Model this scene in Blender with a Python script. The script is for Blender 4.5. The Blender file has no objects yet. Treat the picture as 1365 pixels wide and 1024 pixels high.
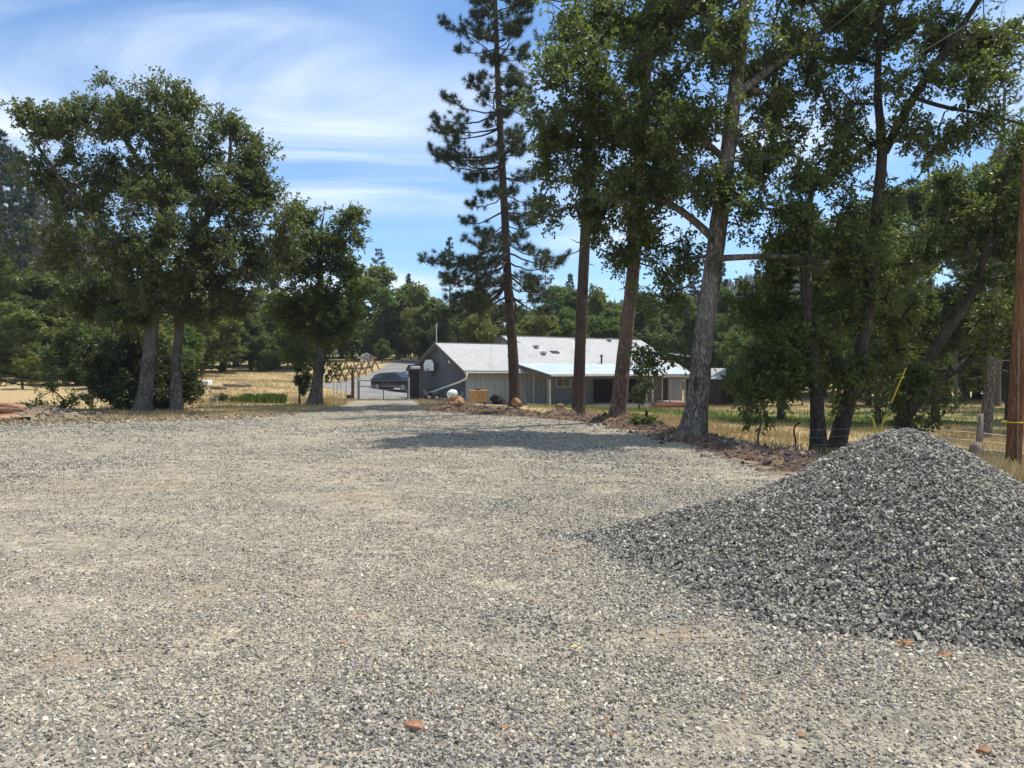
import bpy, math, random
import numpy as np
from mathutils import Vector, Matrix
R = math.radians
C = bpy.context.scene.collection
sc = bpy.context.scene
rng = np.random.default_rng(7)

# ------------------------------------------------------------------ camera, sky, sun, exposure
EYE, FPX, HY = 1.6, 1000.0, 495.0
cam_d = bpy.data.cameras.new('camera'); cam = bpy.data.objects.new('camera', cam_d); C.objects.link(cam)
cam_d.lens = 36 * FPX / 1365; cam_d.sensor_width = 36; cam_d.clip_end = 6000; cam_d.clip_start = 0.05
cam.location = (0, 0, EYE); cam.rotation_euler = (R(90) - math.atan(17 / FPX), 0, 0)
sc.camera = cam
SUN_EL, SUN_AZ = R(66), math.atan2(.885, .47)
w = bpy.data.worlds.new('World'); sc.world = w; w.use_nodes = True
def world():
    nt = w.node_tree; N = nt.nodes; L = nt.links; N.clear()
    out = N.new('ShaderNodeOutputWorld'); bg = N.new('ShaderNodeBackground'); sky = N.new('ShaderNodeTexSky')
    sky.sky_type = 'NISHITA'; sky.sun_disc = False; sky.sun_elevation = SUN_EL; sky.sun_rotation = SUN_AZ
    sky.air_density = 1.0; sky.dust_density = .15; sky.ozone_density = 2.2; sky.altitude = 300
    tc = N.new('ShaderNodeTexCoord'); sx = N.new('ShaderNodeSeparateXYZ'); L.new(tc.outputs['Generated'], sx.inputs[0])
    def M(op, a, b=None, c=None):
        m = N.new('ShaderNodeMath'); m.operation = op
        for i, v in enumerate((a, b, c)):
            if v is None: continue
            if isinstance(v, (int, float)): m.inputs[i].default_value = v
            else: L.new(v, m.inputs[i])
        return m.outputs[0]
    zz = M('ADD', M('MAXIMUM', sx.outputs[2], 0.0), .10)
    cx = N.new('ShaderNodeCombineXYZ'); L.new(M('DIVIDE', sx.outputs[0], zz), cx.inputs[0]); L.new(M('DIVIDE', sx.outputs[1], zz), cx.inputs[1])
    def noise(scale, rot, sc3, det, dist, off):
        mp = N.new('ShaderNodeMapping'); L.new(cx.outputs[0], mp.inputs[0])
        mp.inputs['Rotation'].default_value = (0, 0, rot); mp.inputs['Scale'].default_value = sc3; mp.inputs['Location'].default_value = off
        n = N.new('ShaderNodeTexNoise'); n.inputs['Scale'].default_value = scale; n.inputs['Detail'].default_value = det
        n.inputs['Roughness'].default_value = .55; n.inputs['Distortion'].default_value = dist
        L.new(mp.outputs[0], n.inputs['Vector']); return n.outputs[0]
    a = noise(1.0, R(-28), (.55, 1.3, 1), 7, 1.1, (3.3, 1.2, 0))      # wispy streaks
    b = noise(.42, R(15), (1, 1, 1), 2, .3, (7.1, 2.6, 0))           # where the veils lie
    c_ = noise(.9, R(4), (.22, 2.0, 1), 5, .4, (1.0, 5.0, 0))         # low horizontal bands
    def ramp(v, lo, hi):
        m = N.new('ShaderNodeMapRange'); m.interpolation_type = 'SMOOTHSTEP'
        m.inputs[1].default_value = lo; m.inputs[2].default_value = hi; L.new(v, m.inputs[0]); return m.outputs[0]
    # denser veil over the left of the sky
    lf = ramp(M('MULTIPLY', sx.outputs[0], -1), -.25, .55)
    veil = M('MULTIPLY', ramp(a, .33, .70), ramp(M('ADD', M('ADD', b, M('MULTIPLY', lf, .2)), M('MULTIPLY', ramp(sx.outputs[2], .12, .42), .10)), .49, .70))
    low = M('MULTIPLY', ramp(c_, .42, .72), ramp(sx.outputs[2], .42, .12))
    f = M('MINIMUM', M('ADD', M('MULTIPLY', veil, .85), M('MULTIPLY', low, .17)), .9)
    tint = N.new('ShaderNodeMix'); tint.data_type = 'RGBA'; tint.blend_type = 'MULTIPLY'; tint.inputs[0].default_value = 1
    L.new(sky.outputs[0], tint.inputs[6]); tint.inputs[7].default_value = (.72, .98, 1.17, 1)
    mx = N.new('ShaderNodeMix'); mx.data_type = 'RGBA'; L.new(f, mx.inputs[0])
    L.new(tint.outputs[2], mx.inputs[6]); mx.inputs[7].default_value = (7.3, 7.8, 8.3, 1)
    L.new(mx.outputs[2], bg.inputs[0]); bg.inputs[1].default_value = .118; L.new(bg.outputs[0], out.inputs[0])
world()
sl = bpy.data.lights.new('sun', 'SUN'); sun = bpy.data.objects.new('sun', sl); C.objects.link(sun)
sl.energy = 4.7; sl.angle = R(.53); sl.color = (1, .935, .83)
sd = Vector((math.sin(SUN_AZ) * math.cos(SUN_EL), math.cos(SUN_AZ) * math.cos(SUN_EL), math.sin(SUN_EL)))
sun.rotation_euler = sd.to_track_quat('Z', 'Y').to_euler(); sun.location = (30, -20, 60)
sc.view_settings.view_transform = 'Standard'; sc.view_settings.look = 'None'
sc.view_settings.exposure = 0.46; sc.view_settings.gamma = 1

# ------------------------------------------------------------------ helpers
def P(px, py, d): return np.array([(px - 682.5) / FPX * d, d, EYE - (py - HY) / FPX * d])

def vnoise(x, y, z=None, seed=0):
    x = np.asarray(x, float); y = np.asarray(y, float)
    z = np.zeros_like(x) if z is None else np.asarray(z, float)
    xi, yi, zi = np.floor(x), np.floor(y), np.floor(z)
    fx, fy, fz = x - xi, y - yi, z - zi
    fx = fx * fx * (3 - 2 * fx); fy = fy * fy * (3 - 2 * fy); fz = fz * fz * (3 - 2 * fz)
    def h(a, b, c):
        s = np.sin(a * 127.1 + b * 311.7 + c * 74.7 + seed * 19.19) * 43758.5453
        return s - np.floor(s)
    def l(a, b, t): return a + (b - a) * t
    return 2 * l(l(l(h(xi, yi, zi), h(xi + 1, yi, zi), fx), l(h(xi, yi + 1, zi), h(xi + 1, yi + 1, zi), fx), fy),
             l(l(h(xi, yi, zi + 1), h(xi + 1, yi, zi + 1), fx), l(h(xi, yi + 1, zi + 1), h(xi + 1, yi + 1, zi + 1), fx), fy), fz) - 1
def fbm(x, y, z=None, o=4, seed=0):
    s = 0; a = .5
    for i in range(o):
        s = s + a * vnoise(x, y, z, seed + i); x = x * 2.03; y = y * 2.03; z = None if z is None else z * 2.03; a *= .5
    return s

def mesh(name, V, faces, attrs=None, smooth=False):
    """faces: list of (n,k) int arrays"""
    me = bpy.data.meshes.new(name); V = np.asarray(V, np.float32)
    faces = [np.asarray(f, np.int32) for f in faces if len(f)]
    me.vertices.add(len(V)); me.vertices.foreach_set('co', V.ravel())
    nl = sum(f.size for f in faces); nf = sum(len(f) for f in faces)
    me.loops.add(nl); me.loops.foreach_set('vertex_index', np.concatenate([f.ravel() for f in faces]))
    me.polygons.add(nf)
    tot = np.concatenate([np.full(len(f), f.shape[1], np.int32) for f in faces])
    me.polygons.foreach_set('loop_start', np.concatenate([[0], np.cumsum(tot)[:-1]]).astype(np.int32))
    me.polygons.foreach_set('use_smooth', np.full(nf, smooth))
    me.update(calc_edges=True); me.validate()
    for k, (dom, val) in (attrs or {}).items():
        val = np.asarray(val, np.float32)
        if val.ndim == 2:
            a = me.attributes.new(k, 'FLOAT_VECTOR', dom); a.data.foreach_set('vector', val.ravel())
        else:
            a = me.attributes.new(k, 'FLOAT', dom); a.data.foreach_set('value', val)
    return me
def obj(name, me, mat, parent=None, loc=None):
    o = bpy.data.objects.new(name, me); C.objects.link(o)
    for m in (mat if isinstance(mat, (list, tuple)) else [mat]): me.materials.append(m)
    if parent is not None: o.parent = parent
    if loc is not None: o.location = [float(v) for v in loc]
    return o
def tag(o, label=None, cat=None, group=None, kind=None):
    if label: o['label'] = label
    if cat: o['category'] = cat
    if group: o['group'] = group
    if kind: o['kind'] = kind
    return o
def empty(name, loc, label, cat, group=None, rz=0):
    o = bpy.data.objects.new(name, None); C.objects.link(o); o.location = [float(v) for v in loc]; o.rotation_euler = (0, 0, rz)
    o.empty_display_size = .2
    return tag(o, label, cat, group)
def copy_tree(o, parent=None):
    c = o.copy(); C.objects.link(c)
    if parent is not None: c.parent = parent
    for ch in list(o.children): copy_tree(ch, c)
    return c

class MB:
    """collects simple solids into one mesh"""
    def __init__(s): s.v = []; s.f = []; s.n = 0
    def add(s, V, F):
        for f in F: s.f.append([i + s.n for i in f])
        s.v.extend([tuple(float(c) for c in p) for p in V]); s.n += len(V); return s
    def box(s, c, d, rz=0, M=None):
        hx, hy, hz = d[0] / 2, d[1] / 2, d[2] / 2; V = []
        for z in (-hz, hz):
            for x, y in ((-hx, -hy), (hx, -hy), (hx, hy), (-hx, hy)):
                p = Vector((x, y, z))
                if M is not None: p = M @ p
                elif rz: p = Matrix.Rotation(rz, 3, 'Z') @ p
                V.append((p.x + c[0], p.y + c[1], p.z + c[2]))
        return s.add(V, [(3, 2, 1, 0), (4, 5, 6, 7), (0, 1, 5, 4), (1, 2, 6, 5), (2, 3, 7, 6), (3, 0, 4, 7)])
    def tube(s, pts, r, k=8, cap=True):
        pts = [Vector([float(c) for c in p]) for p in pts]; n = len(pts)
        rr = r if isinstance(r, (list, tuple, np.ndarray)) else [r] * n; V = []; ref = None
        for i, p in enumerate(pts):
            t = (pts[min(i + 1, n - 1)] - pts[max(i - 1, 0)]).normalized()
            if ref is None: ref = Vector((0, 0, 1)) if abs(t.z) < .9 else Vector((1, 0, 0))
            u = t.cross(ref).normalized(); v = t.cross(u).normalized(); ref = -v if False else ref
            for j in range(k):
                a = 2 * math.pi * j / k; V.append(p + (u * math.cos(a) + v * math.sin(a)) * float(rr[i]))
        F = [(i * k + j, i * k + (j + 1) % k, (i + 1) * k + (j + 1) % k, (i + 1) * k + j) for i in range(n - 1) for j in range(k)]
        if cap: F += [tuple(range(k - 1, -1, -1)), tuple((n - 1) * k + j for j in range(k))]
        return s.add(V, F)
    def prism(s, poly, axis_pt, ext):
        """poly: list of 3D points (planar), ext: extrusion vector"""
        n = len(poly); e = Vector(ext); V = [Vector(p) for p in poly] + [Vector(p) + e for p in poly]
        F = [tuple(range(n - 1, -1, -1)), tuple(range(n, 2 * n))] + [(i, (i + 1) % n, (i + 1) % n + n, i + n) for i in range(n)]
        return s.add(V, F)
    def build(s, name, mat, parent=None, loc=None, smooth=False, bevel=0, rz=0):
        me = bpy.data.meshes.new(name); me.from_pydata(s.v, [], s.f)
        if smooth: me.polygons.foreach_set('use_smooth', [True] * len(me.polygons))
        o = obj(name, me, mat, parent, loc)
        if bevel:
            b = o.modifiers.new('bevel', 'BEVEL'); b.width = bevel; b.segments = 2; b.limit_method = 'ANGLE'
        if rz: o.rotation_euler.z = rz
        return o

# ------------------------------------------------------------------ materials
class NT:
    def __init__(s, name):
        s.m = bpy.data.materials.new(name); s.m.use_nodes = True; s.t = s.m.node_tree; s.N = s.t.nodes; s.L = s.t.links
        s.b = s.N['Principled BSDF']; s.out = s.N['Material Output']
    def n(s, typ, **kw):
        nd = s.N.new('ShaderNode' + typ)
        for k, v in kw.items(): setattr(nd, k, v)
        return nd
    def inp(s, sock, v):
        if isinstance(v, (int, float)): sock.default_value = v
        elif isinstance(v, (tuple, list)): sock.default_value = tuple(v) + ((1,) if len(v) == 3 and sock.type == 'RGBA' else ())
        else: s.L.new(v, sock)
    def co(s, scale=(1, 1, 1), src='Object'):
        tc = s.n('TexCoord'); mp = s.n('Mapping'); s.L.new(tc.outputs[src], mp.inputs[0]); mp.inputs['Scale'].default_value = scale; return mp.outputs[0]
    def noise(s, vec, scale, det=4, rough=.55, dist=0):
        n = s.n('TexNoise'); s.L.new(vec, n.inputs['Vector']); n.inputs['Scale'].default_value = scale
        n.inputs['Detail'].default_value = det; n.inputs['Roughness'].default_value = rough; n.inputs['Distortion'].default_value = dist; return n.outputs[0]
    def vor(s, vec, scale, feat='F1', out='Distance'):
        n = s.n('TexVoronoi', feature=feat); s.L.new(vec, n.inputs['Vector']); n.inputs['Scale'].default_value = scale; return n.outputs[out]
    def attr(s, name, out='Fac'):
        n = s.n('Attribute'); n.attribute_name = name; return n.outputs[out]
    def ramp(s, f, stops):
        n = s.n('ValToRGB'); e = n.color_ramp.elements
        while len(e) < len(stops): e.new(.5)
        for el, (p, c) in zip(e, stops): el.position = p; el.color = tuple(c) + (1,) if len(c) == 3 else c
        s.L.new(f, n.inputs[0]); return n.outputs[0]
    def mr(s, f, a, b, c=0., d=1.):
        n = s.n('MapRange'); s.L.new(f, n.inputs[0]); n.clamp = True
        for i, v in enumerate((a, b, c, d)): n.inputs[i + 1].default_value = v
        return n.outputs[0]
    def mix(s, f, a, b, mode='MIX'):
        n = s.n('Mix', data_type='RGBA', blend_type=mode); s.inp(n.inputs[0], f); s.inp(n.inputs[6], a); s.inp(n.inputs[7], b); return n.outputs[2]
    def math(s, op, a, b=0.):
        n = s.n('Math', operation=op); s.inp(n.inputs[0], a); s.inp(n.inputs[1], b); return n.outputs[0]
    def bump(s, h, st, dist=.02, nrm=None):
        n = s.n('Bump'); n.inputs['Strength'].default_value = st; n.inputs['Distance'].default_value = dist; s.L.new(h, n.inputs['Height'])
        if nrm is not None: s.L.new(nrm, n.inputs['Normal'])
        return n.outputs[0]
    def done(s, col=None, rough=.8, nrm=None, spec=.3, metal=0):
        if col is not None: s.inp(s.b.inputs['Base Color'], col)
        s.inp(s.b.inputs['Roughness'], rough); s.b.inputs['Specular IOR Level'].default_value = spec; s.b.inputs['Metallic'].default_value = metal
        if nrm is not None: s.L.new(nrm, s.b.inputs['Normal'])
        return s.m
def plain(name, col, rough=.6, var=.25, scale=6, metal=0, spec=.4):
    m = NT(name); v = m.co(); n = m.noise(v, scale, 5)
    c = m.mix(m.mr(n, .3, .7), tuple(k * (1 - var) for k in col), tuple(min(1, k * (1 + var)) for k in col))
    return m.done(c, rough, m.bump(n, .15, .01), spec, metal)
def leafmat(name, cols, trans=.42, tcol=(.25, .34, .05), rough=.42):
    m = NT(name); r = m.attr('rnd'); n = m.noise(m.co(), .7, 3)
    f = m.math('ADD', m.math('MULTIPLY', r, .75), m.math('MULTIPLY', m.math('SUBTRACT', n, .5), 1.1))
    st = [(i / (len(cols) - 1), c) for i, c in enumerate(cols)]
    c = m.ramp(f, st); m.done(c, rough, None, .45)
    tr = m.n('BsdfTranslucent'); m.inp(tr.inputs[0], m.mix(.5, c, tcol)); ms = m.n('MixShader'); ms.inputs[0].default_value = trans
    m.L.new(m.b.outputs[0], ms.inputs[1]); m.L.new(tr.outputs[0], ms.inputs[2]); m.L.new(ms.outputs[0], m.out.inputs[0]); return m.m
def barkmat(name, dark, mid, light, sc=(7, 7, 1.6), moss=None, depth=.05):
    m = NT(name); big = m.co((1, 1, .6)); v0 = m.co(tuple(q * 1.5 for q in sc)); nz = m.n('TexNoise'); m.L.new(v0, nz.inputs['Vector']); nz.inputs['Scale'].default_value = .9; nz.inputs['Detail'].default_value = 5
    va = m.n('VectorMath', operation='SCALE'); m.L.new(nz.outputs['Color'], va.inputs[0]); va.inputs['Scale'].default_value = 2.2; vb = m.n('VectorMath', operation='ADD'); m.L.new(v0, vb.inputs[0]); m.L.new(va.outputs[0], vb.inputs[1]); v = vb.outputs[0]
    a = m.vor(v, 1.6, 'DISTANCE_TO_EDGE'); n = m.noise(v, 3.0, 6, .65); n2 = m.noise(big, 1.3, 4)
    h = m.math('ADD', m.mr(a, 0, .30, 0, .75), m.math('MULTIPLY', n, 1.1))
    c = m.ramp(m.math('MULTIPLY', h, .55), [(.15, dark), (.45, mid), (.85, light)])
    c = m.mix(m.mr(n2, .45, .75, 0, .6), c, light)
    c = m.mix(m.mr(m.noise(m.co((1, 1, .45)), 2.6, 5, .6), .60, .68, 0, .75), c, dark)
    if moss: c = m.mix(m.mr(m.noise(big, 2.2, 5), .52, .7, 0, .75), c, moss)
    return m.done(c, .9, m.bump(h, .9, depth), .15)

# stone colours come with each stone
def stonemat(name):
    m = NT(name); n = m.noise(m.co(), 60, 4, .7); c = m.mix(m.mr(n, .25, .75), (.72, .72, .72), (1.2, 1.2, 1.2))
    return m.done(m.mix(1, m.attr('col', 'Vector'), c, 'MULTIPLY'), .85, m.bump(n, .3, .004), .3)
M = {}
M['stone'] = stonemat('crushed stone')
def gravel_ground():
    m = NT('packed gravel'); v = m.co()
    def layer(scale, cols):
        cell = m.n('TexVoronoi'); m.L.new(v, cell.inputs['Vector']); cell.inputs['Scale'].default_value = scale
        sep = m.n('SeparateColor'); m.L.new(cell.outputs['Color'], sep.inputs[0])
        return m.ramp(sep.outputs[0], cols), cell.outputs['Distance'], sep.outputs[1]
    cols_t = [(0, (.108, .096, .076)), (.3, (.245, .218, .17)), (.6, (.35, .31, .238)), (.9, (.455, .40, .307)), (1, (.55, .505, .40))]
    cols_b = [(0, (.06, .057, .053)), (.35, (.16, .154, .143)), (.7, (.26, .25, .226)), (1, (.41, .39, .34))]
    ct, d1, _ = layer(42, cols_t); cb, d2, _ = layer(30, cols_b); cf, d3, _ = layer(120, cols_t); cl, d4, _ = layer(11, cols_t)
    patch = m.mr(m.attr('zone'), .3, .7)
    c = m.mix(patch, ct, cb)
    c = m.mix(m.mr(m.noise(v, 1.7, 5, .7), .38, .68, .15, .7), c, cf)
    c = m.mix(.35, c, cl)
    mot = m.noise(m.co((.45, 1, 1)), 2.2, 8, .75); c = m.mix(m.mr(mot, .36, .64), m.mix(1, c, (.72, .73, .74), 'MULTIPLY'), m.mix(1, c, (1.18, 1.16, 1.12), 'MULTIPLY'))
    c = m.mix(m.mr(m.noise(v, .35, 5, .6), .58, .72, 0, .30), c, (.30, .24, .17))
    c = m.mix(m.math('MULTIPLY', m.attr('dust'), .65), c, m.mix(m.noise(v, 30, 4, .7), (.20, .145, .095), (.37, .29, .205)))
    h = m.math('SUBTRACT', 1., d1); h = m.math('ADD', h, m.math('MULTIPLY', m.math('SUBTRACT', 1., d4), .8))
    return m.done(c, .93, m.bump(h, .8, .025), .15)
M['gravel'] = gravel_ground()
def field():
    m = NT('dry field'); v = m.co(); n = m.noise(v, .25, 6, .6); n2 = m.noise(v, 3.5, 6, .75); n3 = m.noise(v, 22, 3, .7)
    straw = m.ramp(n2, [(.25, (.23, .165, .085)), (.5, (.42, .32, .165)), (.75, (.58, .46, .26))])
    green = m.ramp(n2, [(.25, (.06, .085, .025)), (.7, (.19, .22, .06))])
    dirt = m.ramp(n2, [(.3, (.15, .115, .08)), (.7, (.34, .27, .195))])
    g = m.mr(m.math('ADD', m.attr('green'), m.math('MULTIPLY', m.math('SUBTRACT', n, .5), 1.3)), .3, .75)
    d = m.mr(m.math('ADD', m.attr('dirt'), m.math('MULTIPLY', m.math('SUBTRACT', n2, .5), .8)), .4, .75)
    c = m.mix(d, m.mix(g, straw, green), dirt)
    c = m.mix(m.mr(n3, .3, .75, 0, .35), c, m.mix(1, c, (.55, .52, .5), 'MULTIPLY'))
    return m.done(c, .95, m.bump(m.math('ADD', n2, m.math('MULTIPLY', n3, .5)), .7, .12), .08)
M['field'] = field()
def soil():
    m = NT('red brown soil'); v = m.co(); n = m.noise(v, 2.5, 8, .7); n2 = m.noise(v, 18, 5, .7)
    c = m.ramp(m.math('ADD', m.math('MULTIPLY', n, .6), m.math('MULTIPLY', n2, .4)), [(.3, (.055, .036, .025)), (.5, (.14, .092, .062)), (.72, (.30, .22, .15))])
    return m.done(c, .95, m.bump(n2, .9, .05), .1)
M['soil'] = soil()
M['asphalt'] = NT('worn drive')
def _asph():
    m = M['asphalt']; v = m.co(); n = m.noise(v, .6, 6, .6); n2 = m.noise(v, 9, 4, .7)
    c = m.ramp(n, [(.3, (.12, .12, .122)), (.7, (.22, .217, .21))]); c = m.mix(m.mr(n2, .4, .75, 0, .4), c, (.36, .34, .31))
    return m.done(c, .9, m.bump(n2, .4, .02), .2)
M['asphalt'] = _asph()
M['leaf_oak'] = leafmat('oak leaf', [(.030, .040, .011), (.066, .09, .022), (.115, .145, .034), (.20, .225, .06)])
M['leaf_dark'] = leafmat('shrub leaf', [(.014, .022, .008), (.032, .046, .014), (.058, .076, .020), (.11, .13, .035)], .25)
M['leaf_left'] = leafmat('white oak leaf', [(.040, .048, .018), (.082, .097, .034), (.13, .15, .052), (.24, .255, .115)], .42)
M['leaf_bright'] = leafmat('bright leaf', [(.03, .055, .012), (.07, .12, .02), (.13, .19, .03), (.2, .25, .06)], .4)
M['leaf_far'] = leafmat('far broadleaf', [(.075, .09, .02), (.145, .17, .035), (.215, .24, .052), (.31, .31, .085)], .42)
M['leaf_far2'] = leafmat('yellowish broadleaf', [(.10, .105, .024), (.175, .18, .04), (.25, .245, .06), (.34, .31, .10)], .42)
M['needle'] = leafmat('pine needle', [(.012, .024, .012), (.030, .052, .022), (.06, .09, .035), (.10, .135, .05)], .15, (.12, .17, .05), .5)
M['needle_light'] = leafmat('young pine needle', [(.05, .07, .02), (.10, .135, .035), (.17, .21, .055), (.24, .28, .09)], .25, (.25, .3, .08), .5)
M['needle_far'] = leafmat('far conifer', [(.012, .026, .016), (.03, .052, .028), (.05, .078, .035), (.075, .11, .045)], .15, (.1, .15, .05), .6)
M['twig'] = leafmat('dead twig', [(.12, .105, .095), (.2, .18, .165), (.27, .25, .23)], .0, (.2, .2, .2), .9)
M['bark_pine'] = barkmat('pine bark', (.018, .014, .012), (.085, .06, .048), (.20, .15, .125), (9, 9, 2.2))
M['bark_pine_red'] = barkmat('red pine bark', (.022, .015, .012), (.155, .10, .076), (.42, .32, .27), (8, 8, 2.0))
M['bark_oak'] = barkmat('oak bark', (.018, .015, .012), (.15, .13, .11), (.40, .36, .315), (5.5, 5.5, 1.7), (.055, .05, .025))
M['bark_dark2'] = barkmat('grey brown oak bark', (.018, .016, .013), (.13, .117, .10), (.34, .31, .27), (8, 8, 1.8), (.045, .042, .022))
M['bark_dark'] = barkmat('dark oak bark', (.012, .010, .008), (.055, .045, .036), (.17, .145, .12), (9, 9, 2), (.03, .035, .015))
M['bark_far'] = plain('far bark', (.13, .11, .09), .95, .4, 4)
M['grass'] = leafmat('straw blade', [(.30, .22, .10), (.46, .36, .18), (.60, .50, .29)], .25, (.5, .4, .2), .8)
M['grass_green'] = leafmat('green blade', [(.07, .11, .02), (.13, .19, .035), (.25, .27, .08)], .35, (.25, .33, .06), .7)

# ------------------------------------------------------------------ terrain
CP = []
def cp(px, py, d): p = P(px, py, d); CP.append(tuple(p))
for x, y, z in [(0, 0, 0), (-9, 0, 0), (9, 0, -.05), (0, 8, 0), (-8, 9, 0), (6, 9, -.02), (-16, 12, 0), (0, 16, 0), (-9, 18, 0), (4, 17, -.03), (-18, 24, .0), (-9, 27, 0), (0, 25, -.02),
                (2.5, 22, -.1), (0, -25, 0), (40, -25, -.3), (-40, -25, .1), (-40, 20, .3), (7, 13, -.2), (9, 18, -.5), (16, 16, -.6), (20, 5, -.4), (40, 20, -.8),
                (-110, 130, 15), (-160, 60, 16), (-60, 120, 6.5), (-60, 60, 2.0), (0, 150, 5), (60, 150, 3), (150, 120, 2), (150, 20, -.5), (-160, -40, 4), (160, -60, -1), (0, -120, 0),
                (0, 300, 14), (160, 300, 10), (-160, 300, 40), (300, 300, 10), (-300, 200, 50), (300, 0, 2), (-300, -200, 10), (300, -300, 0), (-300, 0, 30), (0, -300, 0)]: CP.append((x, y, z))
for a in [(512, 535, 44), (440, 536, 40), (425, 541, 35), (195, 550, 29), (60, 553, 27), (330, 538, 38), (300, 526, 46), (340, 496, 75), (300, 486, 95), (100, 500, 60), (480, 477, 110),
          (450, 503, 72), (430, 514, 60), (545, 490, 78), (545, 479, 100), (520, 521, 63), (558, 533, 55), (620, 537, 50), (738, 545, 49.5), (905, 542, 61), (690, 541, 36), (772, 551, 29.5),
          (965, 537, 62), (1000, 556, 36), (1000, 545, 48), (1300, 542, 50), (1340, 600, 22), (1050, 602, 19), (1200, 585, 24), (1350, 640, 13.5), (1120, 600, 18), (1100, 570, 28), (700, 480, 110), (900, 490, 110)]: cp(*a)
CPa = np.array(CP)
def _tps(r2): return r2 * np.log(r2 + 1e-9) * .5
def _fit():
    X = CPa[:, :2] / 50; n = len(X); K = _tps(((X[:, None] - X[None]) ** 2).sum(-1)) + np.eye(n) * .004
    A = np.zeros((n + 3, n + 3)); A[:n, :n] = K; A[:n, n] = 1; A[:n, n + 1:] = X; A[n, :n] = 1; A[n + 1:, :n] = X.T
    return np.linalg.solve(A, np.concatenate([CPa[:, 2], [0, 0, 0]]))
WT = _fit()
def Z(x, y):
    x = np.atleast_1d(np.asarray(x, float)); y = np.atleast_1d(np.asarray(y, float)); out = np.empty(x.shape)
    r = np.hypot(x, y); k = np.minimum(1, 330 / np.maximum(r, 1)); X = np.stack([x * k, y * k], -1).reshape(-1, 2) / 50; n = len(CPa); res = np.empty(len(X))
    for i in range(0, len(X), 20000):
        q = X[i:i + 20000]; res[i:i + 20000] = _tps(((q[:, None] - CPa[None, :, :2] / 50) ** 2).sum(-1)) @ WT[:n] + WT[n] + q @ WT[n + 1:]
    out = res.reshape(x.shape)
    # the gravel pad has been levelled
    s = np.clip((pad_sdf(x, y) + .3) / 3.5, 0, 1); s = s * s * (3 - 2 * s)
    return out * s + (-.00) * (1 - s)
def Z1(x, y): return float(Z([x], [y])[0])
def poly_sdf(x, y, poly):
    poly = np.asarray(poly); d = np.full(x.shape, 1e9); ins = np.zeros(x.shape, bool)
    for i in range(len(poly)):
        a = poly[i]; b = poly[(i + 1) % len(poly)]; e = b - a; wx = x - a[0]; wy = y - a[1]
        t = np.clip((wx * e[0] + wy * e[1]) / (e @ e), 0, 1); d = np.minimum(d, np.hypot(wx - t * e[0], wy - t * e[1]))
        c = ((a[1] > y) != (b[1] > y)) & (x < (b[0] - a[0]) * (y - a[1]) / (b[1] - a[1] + 1e-12) + a[0]); ins ^= c
    return np.where(ins, -d, d)
PAD = [P(*a)[:2] for a in [(-250, 571, 21.5), (0, 570, 22), (150, 569, 23), (300, 562, 25), (400, 554, 28), (455, 545, 32.5), (478, 537, 41), (548, 537, 41), (560, 545, 33), (610, 549, 29), (700, 556, 26), (780, 562, 23.7),
       (845, 567, 22), (905, 590, 17), (1000, 621, 12.9), (1070, 646, 10.8)]] + [(5.4, 9.4), (7.5, 7.6), (9, 4), (10, -6), (0, -14), (-14, -12), (-18, 5)]
PAD = np.array([[float(a[0]), float(a[1])] for a in PAD])
def pad_sdf(x, y): return poly_sdf(np.asarray(x, float), np.asarray(y, float), PAD)
def edge_noise(x, y): return .35 * fbm(x * .9, y * .9, seed=5) + .12 * vnoise(x * 4, y * 4, seed=9)
RUTS = [(360, 625, .5, .12, .04), (325, 614, .8, .10, .03), (492, 664, .35, .14, .045), (462, 671, .3, .1, .035), (790, 622, .7, .25, .04), (830, 650, .6, .3, .03), (540, 702, .5, .06, .02), (715, 832, .18, .12, .02), (720, 880, .3, .2, -.02), (640, 900, .3, .18, -.022), (380, 735, .4, .05, .015), (200, 610, 1.2, .12, .02), (650, 612, .9, .12, .025), (250, 700, .5, .05, .018), (900, 950, .3, .1, .015)]
def ruts(x, y):
    h = 0 * x
    for px, py, sx, sy, a in RUTS:
        d = EYE / ((py - HY) / FPX); cx = (px - 682.5) / FPX * d; u = (x - cx) / sx; v = (y - d + .25 * (x - cx)) / sy; h = h + a * np.exp(-u * u - v * v) * (1 + .8 * vnoise(x * 9, y * 9, seed=71))
    return h
def rough_pad(x, y): return .012 * fbm(x * 1.1, y * 1.1, seed=3) + .006 * vnoise(x * 5, y * 5, seed=4) + .02 * fbm(x * .25, y * .25, seed=8) - .014 * np.exp(-((np.abs(x * .35 + y - 12.5) - .9) / .22) ** 2) - .012 * np.exp(-((np.abs(x * .8 + y - 8.5 + .06 * x * x) - .85) / .16) ** 2) + ruts(x, y)
PK = np.array([3.14, 6.0]); PH = 1.16
def pile_h(x, y):
    r = np.hypot(x - PK[0], y - PK[1]) * (1 + .05 * vnoise(x * 1.3, y * 1.3, seed=2)); a = PH - .685 * (np.sqrt(r * r + .085) - .25) + .03 * fbm(x * 1.2, y * 1.2, seed=25)
    A = np.array([2.45, 6.15]); B = np.array([.55, 7.25]); e = B - A
    t = np.clip(((x - A[0]) * e[0] + (y - A[1]) * e[1]) / (e @ e), 0, 1); d = np.hypot(x - A[0] - t * e[0], y - A[1] - t * e[1])
    b = .74 * (1 - t) ** 1.05 - .44 * (np.sqrt(d * d + .02) - .14)
    k = .07; h = np.clip(.5 + .5 * (a - b) / k, 0, 1); m = b + (a - b) * h + k * h * (1 - h)
    return m + .022 * fbm(x * 2.2, y * 2.2, seed=21)

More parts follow.
